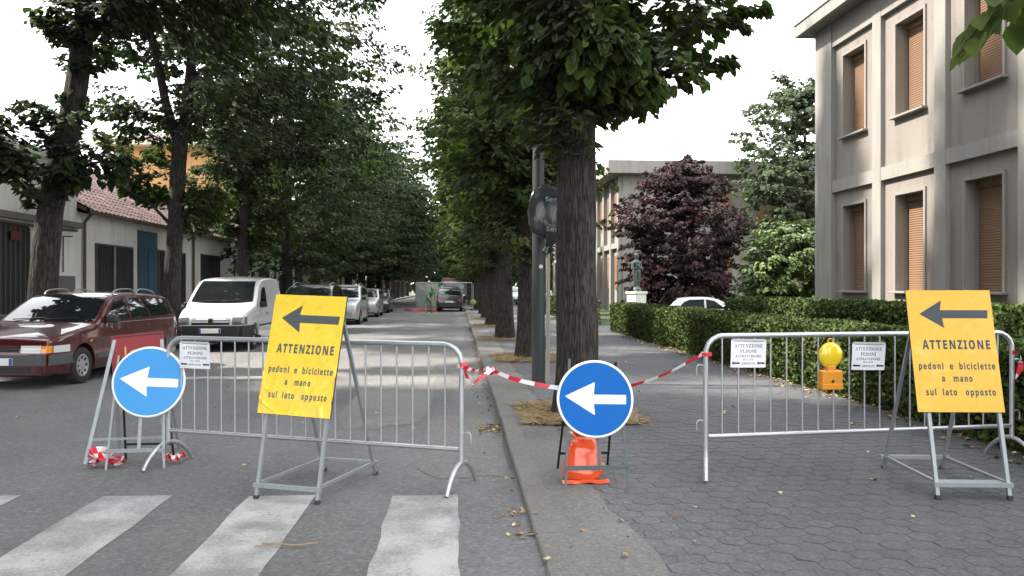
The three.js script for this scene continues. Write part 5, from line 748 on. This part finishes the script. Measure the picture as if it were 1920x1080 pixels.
// station wagon
{
  const mar = paintOf([0.072, 0.006, 0.010], { metalness: 0.2 });
  const S = { L: 4.47, W: 1.695, H: 1.43, belt: 0.93, tumble: 0.185, yb: 0.2, lf: 1.0, rf: 0.14, lr: 0.7, rr: 0.09, er: 0.07, ax: 0.84, wb: 2.54, wr: 0.292, paint: mar, spokes: 8,
    prof: [[0, 0.58], [0.015, 0.66], [0.06, 0.73], [0.2, 0.785], [0.6, 0.865], [1.0, 0.915], [1.2, 0.945], [1.35, 1.03], [1.65, 1.21], [1.95, 1.36], [2.12, 1.405], [2.6, 1.43], [3.3, 1.425], [3.85, 1.385], [4.1, 1.32], [4.28, 1.14], [4.4, 0.95], [4.45, 0.8], [4.47, 0.66]],
    ws: [1.20, 2.02], wsCut: 0.08, mir: 1.58, wipers: true, plateY: 0.42,
    sideWin: [[[[1.52, 0.95], [2.38, 0.965]], [[1.62, 1.05], [1.98, 1.29], [2.38, 1.335]]], [[[2.46, 0.965], [3.12, 0.98]], [[2.46, 1.335], [2.86, 1.335], [2.98, 1.25], [3.12, 1.05]]], [[[3.24, 0.985], [4.22, 1.02]], [[2.98, 1.335], [3.7, 1.32], [4.0, 1.26], [4.22, 1.06]]]],
    seams: [[1.42, 1.42, 0.3, 0.93], [2.42, 2.42, 0.3, 1.34], [3.18, 3.18, 0.5, 0.96]],
    sideTrim: [[1.24, 3.0, 0.37, 0.45, m.trim2, 'rub_strip'], [1.2, 3.02, 0.21, 0.30, m.trim, 'sill_strip', 0.006], [1.5, 4.25, 0.925, 0.94, m.zincdull, 'window_moulding', 0.012], [0.02, 0.40, 0.36, 0.52, m.trim2, 'bumper_end', 0.02], [3.75, 4.45, 0.36, 0.56, m.trim2, 'bumper_end', 0.02], [1.0, 1.07, 0.66, 0.69, m.amber, 'side_repeater', 0.012]],
    handles: [[2.28, 0.83], [3.05, 0.84]], rails: [[2.2, 3.0], [3.1, 3.85]],
    ends: [['front_bumper', 0.36, 0.52, -0.83, 0.83, m.trim2, false, 0.045], ['lower_valance', 0.22, 0.355, -0.8, 0.8, mar, false, 0.012], ['intake', 0.25, 0.33, -0.5, 0.5, m.black, false, 0.02], ['grille', 0.56, 0.655, -0.32, 0.32, m.black, false, 0.006], ['grille_bar', 0.60, 0.615, -0.32, 0.32, mar, false, 0.014], ['grille_bar', 0.64, 0.655, -0.32, 0.32, mar, false, 0.014], ['headlight', 0.545, 0.66, 0.35, 0.655, m.lampglass, false, 0.012, true], ['indicator', 0.545, 0.655, 0.66, 0.76, m.amber, false, 0.012, true], ['corner_lens', 0.545, 0.65, 0.765, 0.825, m.lampglass, false, 0.008, true], ['rear_bumper', 0.36, 0.56, -0.82, 0.82, m.trim2, true, 0.03], ['tail_light', 0.62, 0.86, 0.6, 0.8, m.redlens, true, 0.008, true]] };
  car('station_wagon', 'dark red station wagon with roof rails leaving the street past the blue disc', 'car', [-6.68, 0, -14.98], -0.085, S);
}
// white panel van
{
  const wh = paintOf([0.58, 0.59, 0.60]);
  const S = { L: 4.16, W: 1.714, H: 1.80, belt: 1.02, tumble: 0.13, yb: 0.22, lf: 1.1, rf: 0.15, lr: 0.35, rr: 0.05, er: 0.09, ax: 0.83, wb: 2.566, wr: 0.305, paint: wh, spokes: 6, cap: m.hub,
    prof: [[0, 0.6], [0.02, 0.74], [0.1, 0.86], [0.3, 0.95], [0.6, 1.03], [0.88, 1.10], [1.05, 1.22], [1.35, 1.46], [1.62, 1.64], [1.85, 1.72], [2.2, 1.77], [2.8, 1.80], [3.6, 1.79], [3.98, 1.76], [4.08, 1.68], [4.13, 1.4], [4.16, 0.9], [4.16, 0.7]],
    ws: [0.90, 1.66], wsCut: 0.10, mir: 1.35, mirMat: m.black, wipers: true, plateY: 0.5,
    sideWin: [[[[1.30, 1.02], [1.5, 0.99], [2.12, 1.0]], [[1.42, 1.18], [1.68, 1.46], [1.85, 1.54], [2.12, 1.53]]]],
    seams: [[1.14, 1.14, 0.35, 1.0], [2.26, 2.26, 0.3, 1.65], [3.1, 3.1, 0.55, 1.68]], sideTrim: [[1.2, 2.95, 0.55, 0.60, m.trim, 'rub_strip'], [0.01, 0.44, 0.30, 0.62, m.black, 'bumper_end', 0.02], [2.3, 4.05, 1.12, 1.128, m.zincdull, 'panel_crease', 0.003]],
    handles: [[2.13, 0.86]],
    ends: [['front_bumper', 0.26, 0.62, -0.845, 0.845, m.black, false, 0.035], ['grille', 0.64, 0.79, -0.44, 0.44, m.black, false, 0.012], ['grille_bar', 0.70, 0.722, -0.43, 0.43, wh, false, 0.022], ['grille_bar', 0.752, 0.772, -0.43, 0.43, wh, false, 0.022], ['badge', 0.69, 0.79, -0.05, 0.05, m.chrome, false, 0.03], ['headlight', 0.64, 0.82, 0.50, 0.79, m.lampgrey, false, 0.012, true], ['indicator', 0.64, 0.70, 0.56, 0.72, m.chrome, false, 0.017, true], ['intake', 0.34, 0.42, -0.5, 0.5, m.black, false, 0.04]] };
  car('panel_van', 'white panel van with black front bumper facing the barrier', 'van', [-5.86, 0, -21.9], 0.01, S);
}
const GP = 'cars queued along the left side';
const hatch = (paint, o = {}) => ({ L: 3.9, W: 1.66, H: 1.45, belt: 0.93, tumble: 0.17, yb: 0.2, lf: 0.9, rf: 0.17, lr: 0.6, rr: 0.1, er: 0.08, ax: 0.76, wb: 2.45, wr: 0.29, paint, spokes: 6,
  prof: [[0, 0.52], [0.02, 0.64], [0.1, 0.74], [0.35, 0.83], [0.8, 0.92], [1.0, 0.98], [1.35, 1.19], [1.7, 1.36], [2.0, 1.43], [2.5, 1.45], [3.1, 1.42], [3.45, 1.34], [3.68, 1.14], [3.84, 0.95], [3.89, 0.78], [3.9, 0.6]], ws: [1.0, 1.78], wsCut: 0.07, rw: [3.4, 3.8], mir: 1.4, wipers: true, plateY: 0.44, plateR: 0.62,
  sideWin: [[[[1.38, 0.95], [2.2, 0.97]], [[1.55, 1.08], [1.85, 1.30], [2.2, 1.36]]], [[[2.28, 0.97], [3.3, 1.0]], [[2.28, 1.36], [2.9, 1.34], [3.15, 1.24], [3.3, 1.08]]]], seams: [[1.28, 1.28, 0.3, 0.93], [2.24, 2.24, 0.3, 1.36]], handles: [[2.1, 0.84]],
  ends: [['front_bumper', 0.28, 0.50, -0.81, 0.81, o.bump ?? m.trim, false, 0.03], ['grille', 0.54, 0.62, -0.3, 0.3, m.black, false, 0.01], ['headlight', 0.54, 0.68, 0.4, 0.74, m.lampglass, false, 0.012, true], ['indicator', 0.54, 0.66, 0.745, 0.79, m.amber, false, 0.012, true], ['rear_bumper', 0.30, 0.56, -0.81, 0.81, o.rbump ?? m.trim, true, 0.035], ['tail_light', 0.66, 0.80, 0.52, 0.78, m.redlens, true, 0.012, true]], ...o });
const mpv = (paint, o = {}) => ({ ...hatch(paint), L: 4.17, W: 1.72, H: 1.62, belt: 0.99, tumble: 0.16, prof: [[0, 0.55], [0.02, 0.68], [0.12, 0.82], [0.4, 0.94], [0.75, 1.03], [1.1, 1.24], [1.5, 1.47], [1.85, 1.585], [2.3, 1.62], [3.1, 1.61], [3.6, 1.54], [3.9, 1.32], [4.08, 1.05], [4.15, 0.85], [4.17, 0.65]], ws: [0.82, 1.66], wsCut: 0.08, rw: [3.62, 4.02], mir: 1.22, ax: 0.8, wb: 2.6,
  sideWin: [[[[1.2, 1.0], [2.2, 1.02]], [[1.45, 1.18], [1.8, 1.43], [2.2, 1.5]]], [[[2.28, 1.02], [3.1, 1.04]], [[2.28, 1.5], [2.7, 1.51], [3.1, 1.49]]], [[[3.18, 1.05], [3.75, 1.1]], [[3.18, 1.49], [3.5, 1.44], [3.75, 1.25]]]], seams: [[1.15, 1.15, 0.3, 0.95], [2.24, 2.24, 0.3, 1.5], [3.14, 3.14, 0.5, 1.5]], rails: [[1.95, 3.4]], ...o });
car('parked_car', 'black car queued behind the white van', 'car', [-5.02, 0, -28.9], 0, mpv(paintOf([0.014, 0.017, 0.018])), GP);
car('parked_car', 'silver people carrier with roof rails standing behind the black car', 'car', [-4.86, 0, -35.6], 0, mpv(paintOf([0.52, 0.54, 0.55], { metalness: 0.5 }), { ends: hatch(0, { bump: paintOf([0.45, 0.47, 0.48], { metalness: 0.5 }) }).ends }), GP);
car('parked_car', 'small silver hatchback with its lamp lit behind the people carrier', 'car', [-4.86, 0, -43.6], 0, hatch(paintOf([0.50, 0.52, 0.53], { metalness: 0.5 }), { bump: paintOf([0.45, 0.47, 0.48], { metalness: 0.5 }) }), GP);
car('parked_car', 'small dark hatchback last in the left line', 'car', [-4.85, 0, -50.4], 0, hatch(paintOf([0.03, 0.025, 0.035])), GP);
car('parked_car', 'dark grey hatchback seen from behind near the fenced works', 'car', [-0.5, 0, -53.2], PI, hatch(paintOf([0.022, 0.027, 0.03]), { rbump: m.trim }));
car('parked_car', 'pale grey car ahead of the dark hatchback inside the fenced works', 'car', [-0.6, 0, -60.5], PI, mpv(paintOf([0.45, 0.47, 0.47], { metalness: 0.3 })));
car('parked_car', 'white car parked in the garden court, only its roof showing over the hedge', 'car', [10.95, -0.35, -35.2], PI / 2 - 0.1, hatch(paintOf([0.72, 0.74, 0.76]), {}));
car('parked_car', 'white car parked beyond the pavement lindens', 'car', [4.15, 0.11, -66], 0, hatch(paintOf([0.72, 0.74, 0.76])));
{ // works lorry with red roof behind
  const t = thing('lorry', 'red and white lorry with pale blue load beyond the fenced works', 'lorry', [-0.3, 0, -74], 0);
  const rd = paintOf([0.42, 0.05, 0.04]), wt = paintOf([0.6, 0.6, 0.6]);
  part(t, 'cab', rbox(2.1, 1.7, 1.9, 0.12, 0, 1.35, 0), wt); part(t, 'roof', rbox(2.12, 0.3, 1.92, 0.1, 0, 2.26, 0), rd); part(t, 'windscreen', box(1.8, 0.65, 0.02, 0, 1.72, 0.955), m.glass); part(t, 'bumper', rbox(2.14, 0.35, 0.2, 0.04, 0, 0.62, 0.93), m.trim);
  part(t, 'load_body', rbox(2.3, 1.7, 4.2, 0.05, 0, 1.55, -3.2), M([0.25, 0.42, 0.46], 0.6)); part(t, 'chassis', box(0.9, 0.25, 6, 0, 0.6, -2), m.black); for (const s of [-1, 1]) { part(t, 'headlight', rbox(0.3, 0.16, 0.05, 0.02, s * 0.75, 0.9, 0.95), m.lampglass); for (const z of [0.1, -3.8]) wheel(t, s * 0.92, 0.42, z, 0.42, s, m.hub, 6); }
}
// ---------------------------------------------------------------- figures: tapered capsules joined smoothly
function figure(bones, res, half, centre) {
  const mc = new MarchingCubes(res, new THREE.MeshBasicMaterial(), false, false, 200000); mc.isolation = 0;
  const smin = (a, b, k) => { const h = clamp(0.5 + 0.5 * (b - a) / k, 0, 1); return lerp(b, a, h) - k * h * (1 - h); };
  const D = (x, y, z) => { let d = 1e3; for (const [a, b, ra, rb, k] of bones) { const px = x - a[0], py = y - a[1], pz = z - a[2], bx = b[0] - a[0], by = b[1] - a[1], bz = b[2] - a[2], h = clamp((px * bx + py * by + pz * bz) / (bx * bx + by * by + bz * bz + 1e-9), 0, 1); d = smin(d, Math.hypot(px - bx * h, py - by * h, pz - bz * h) - lerp(ra, rb, h), k ?? 0.025); } return d; };
  for (let z = 0; z < res; z++) for (let y = 0; y < res; y++) for (let x = 0; x < res; x++) { const f = (i) => (i - res / 2) / (res / 2) * half; mc.field[x + y * res + z * res * res] = -D(f(x) + centre[0], f(y) + centre[1], f(z) + centre[2]); }
  mc.update(); const n = mc.count ?? mc.geometry.drawRange.count, P = new Float32Array(n * 3), Nn = new Float32Array(n * 3); for (let i = 0; i < n * 3; i++) { P[i] = mc.positionArray[i] * half + centre[i % 3]; Nn[i] = -mc.normalArray[i]; }
  const g = new THREE.BufferGeometry(); g.setAttribute('position', new THREE.BufferAttribute(P, 3)); g.computeVertexNormals(); const e = 0.004; for (let i = 0; i < n; i++) { const x = P[3 * i], y = P[3 * i + 1], z = P[3 * i + 2], a = D(x + e, y, z) - D(x - e, y, z), b = D(x, y + e, z) - D(x, y - e, z), c = D(x, y, z + e) - D(x, y, z - e), l = Math.hypot(a, b, c) || 1; g.attributes.normal.setXYZ(i, a / l, b / l, c / l); } return g;
}
{ // bronze figure on its plinth
  const t = thing('statue', 'green bronze standing figure on a white stone plinth before the red maple', 'statue', [7.5, 0.05, -34], 0.5);
  const pl = part(t, 'plinth', boxUV(rbox(0.58, 1.2, 0.58, 0.02, 0, 0.6, 0)), mb.marble); part(pl, 'plinth_cap', boxUV(rbox(0.66, 0.1, 0.66, 0.015, 0, 1.25, 0)), mb.marble); part(pl, 'plinth_base', boxUV(rbox(0.7, 0.14, 0.7, 0.015, 0, 0.07, 0)), mb.marble);
  const B = [[[0, 1.40, 0], [0, 1.52, 0.01], 0.085, 0.09], [[0, 1.33, 0], [0, 1.24, 0], 0.05, 0.055], [[0, 0.86, 0], [0, 1.2, -0.01], 0.125, 0.15], [[-0.17, 1.2, 0], [0.17, 1.2, 0], 0.075, 0.075], [[-0.2, 1.19, 0], [-0.25, 0.95, 0.03], 0.062, 0.05], [[-0.25, 0.95, 0.03], [0.06, 1.0, 0.16], 0.048, 0.036], [[0.2, 1.19, 0], [0.24, 0.94, 0.03], 0.062, 0.05], [[0.24, 0.94, 0.03], [-0.03, 1.06, 0.17], 0.048, 0.036], [[0.06, 1.0, 0.16], [0.11, 1.02, 0.17], 0.035, 0.03], [[-0.03, 1.06, 0.17], [-0.08, 1.09, 0.17], 0.035, 0.03], [[-0.09, 0.84, 0], [-0.10, 0.45, 0.04], 0.1, 0.068], [[-0.1, 0.45, 0.04], [-0.12, 0.08, 0.0], 0.065, 0.045], [[-0.12, 0.04, -0.02], [-0.14, 0.03, 0.16], 0.042, 0.036], [[0.09, 0.84, 0], [0.11, 0.45, 0.02], 0.1, 0.068], [[0.11, 0.45, 0.02], [0.12, 0.08, -0.06], 0.065, 0.045], [[0.12, 0.04, -0.08], [0.15, 0.03, 0.1], 0.042, 0.036], [[0, 0.03, 0], [0.0, 0.035, 0.02], 0.04, 0.2, 0.01], [[0, 1.46, 0.08], [0, 1.44, 0.1], 0.022, 0.018], [[0, 1.57, -0.02], [0, 1.52, -0.05], 0.08, 0.08]];
  const g = figure(B, 72, 0.86, [0, 0.8, 0.02]); g.translate(0, 1.3, 0); part(t, 'figure', g, M([0.07, 0.095, 0.083], 0.55, { metalness: 0.45, bumpMap: rep(T.fine, 3), bumpScale: 0.004 }));
}
{ // worker stooping by the fence
  const t = thing('person', 'person in green top and green shorts stooping by the works fence', 'person', [-1.75, 0, -49.5], 0.5);
  const B = [[[-0.1, 0.82, 0], [-0.12, 0.45, 0.03], 0.095, 0.07], [[-0.12, 0.45, 0.03], [-0.13, 0.07, -0.05], 0.065, 0.045], [[-0.13, 0.045, -0.06], [-0.15, 0.04, 0.12], 0.045, 0.04], [[0.1, 0.82, 0], [0.16, 0.45, 0.05], 0.095, 0.07], [[0.16, 0.45, 0.05], [0.2, 0.07, -0.08], 0.065, 0.045], [[0.2, 0.045, -0.08], [0.22, 0.04, 0.1], 0.045, 0.04], [[0, 0.85, 0], [0.02, 1.0, 0.06], 0.15, 0.14], [[0.02, 1.0, 0.06], [0.05, 1.2, 0.3], 0.14, 0.15], [[-0.14, 1.2, 0.3], [0.22, 1.2, 0.3], 0.07, 0.07], [[-0.15, 1.2, 0.3], [-0.2, 0.95, 0.42], 0.055, 0.045], [[-0.2, 0.95, 0.42], [-0.14, 0.75, 0.55], 0.042, 0.032], [[-0.14, 0.75, 0.55], [-0.12, 0.67, 0.58], 0.035, 0.025], [[0.23, 1.2, 0.3], [0.27, 0.95, 0.42], 0.055, 0.045], [[0.27, 0.95, 0.42], [0.2, 0.76, 0.56], 0.042, 0.032], [[0.2, 0.76, 0.56], [0.18, 0.68, 0.6], 0.035, 0.025], [[0.04, 1.27, 0.36], [0.05, 1.36, 0.44], 0.05, 0.055], [[0.05, 1.38, 0.45], [0.05, 1.44, 0.5], 0.09, 0.085], [[0.05, 1.38, 0.55], [0.05, 1.37, 0.58], 0.02, 0.016]];
  const g = figure(B, 72, 0.85, [0.03, 0.74, 0.22]); tint(g, (x, y, z) => { const arm = z > 0.40 && y < 1.12; if (y > 1.28 && z > 0.38) return [0.36, 0.2, 0.14]; if (arm) return [0.38, 0.22, 0.15]; if (y > 0.93) return [0.03, 0.27, 0.10]; if (y > 0.6) return [0.03, 0.20, 0.09]; if (y < 0.1) return [0.04, 0.04, 0.045]; return [0.24, 0.17, 0.15]; });
  const b = part(t, 'body', g, M([1, 1, 1], 0.8, { vertexColors: true })); part(b, 'hair', new THREE.SphereGeometry(0.1, 20, 14, 0, 7, 0, 1.7).rotateX(-0.2).translate(0.05, 1.43, 0.46), M([0.03, 0.02, 0.015], 0.8));
}
{ // works fence across the road
  const panel = (label, x0, x1, z0, z1, sheet) => {
    const Ln = Math.hypot(x1 - x0, z1 - z0), t = thing('fence_panel', label, 'fence', [x0, 0, z0], Math.atan2(-(z1 - z0), x1 - x0), 'mesh fence panels across the works'), H = 1.85;
    for (const x of [0.02, Ln - 0.02]) part(t, 'post', rod([x, 0, 0], [x, H, 0], 0.03, 7), m.zincdull); for (const y of [0.15, H - 0.02]) part(t, 'rail', rod([0.02, y, 0], [Ln - 0.02, y, 0], y > 1 ? 0.03 : 0.02, 7), m.zinc);
    for (let i = 1; i < 14; i++) part(t, 'wire', rod([i / 14 * Ln, 0.15, 0], [i / 14 * Ln, H - 0.02, 0], 0.004, 4), m.zincdull); for (let i = 1; i < 6; i++) part(t, 'wire', rod([0.02, i / 6 * H, 0], [Ln - 0.02, i / 6 * H, 0], 0.004, 4), m.zincdull);
    for (const x of [0.02, Ln - 0.02]) part(t, 'foot_block', rbox(0.2, 0.12, 0.6, 0.02, x, 0.06, 0), M([0.22, 0.22, 0.21], 0.9)); if (sheet) part(t, 'mesh_sheet', grid(12, 8, (u, v) => [u * Ln * 0.98 + 0.02, 0.25 + v * (H - 0.3), 0.02 + 0.01 * Math.sin(u * 17)]), M([0.30, 0.34, 0.32], 0.9, { transmission: 0.35, thickness: 0 }));
  };
  panel('mesh fence panel covered with grey sheeting behind the stooping person', -2.75, -1.3, -54.2, -55.4, true); panel('open mesh fence panel crossing behind the dark hatchback', -1.2, 1.0, -55.5, -56.2, false); panel('open mesh fence panel reaching the right kerb', 1.05, 3.3, -56.2, -56.9, false);
  const n = thing('safety_net', 'fallen orange-red safety netting at the foot of the sheeted fence panel', 'netting', [-2.4, 0.01, -52.6]); part(n, 'net', grid(24, 6, (u, v) => [u * 2.2 - 0.6, 0.03 + 0.14 * v * (0.6 + 0.4 * Math.sin(u * 11)), -v * 0.35 + 0.15 * Math.sin(u * 7)]), M([0.45, 0.07, 0.045], 0.8)); part(n, 'net_tail', ribbon([[-1.0, 0.1, 0.2], [-0.3, 0.03, 0.3], [0.6, 0.05, 0.4], [1.4, 0.3, 0.1]], 0.12, (u) => u * 6, 0.3, 40), M([0.62, 0.06, 0.06], 0.7));
  const y = thing('works_lamp', 'pale yellow-green works marker on the right kerb behind the dark hatchback', 'marker', [0.95, 0.1, -50.5]); part(y, 'marker_head', new THREE.SphereGeometry(0.2, 18, 12).scale(1, 0.85, 0.5).translate(0, 0.5, 0), M([0.30, 0.32, 0.07], 0.6)); part(y, 'stand', rod([0, 0, 0], [0, 0.4, 0], 0.03, 8), m.zincdull); part(y, 'base', rbox(0.4, 0.1, 0.4, 0.02, 0, 0.05, 0), m.trim);
}
renderer.render(scene, camera);
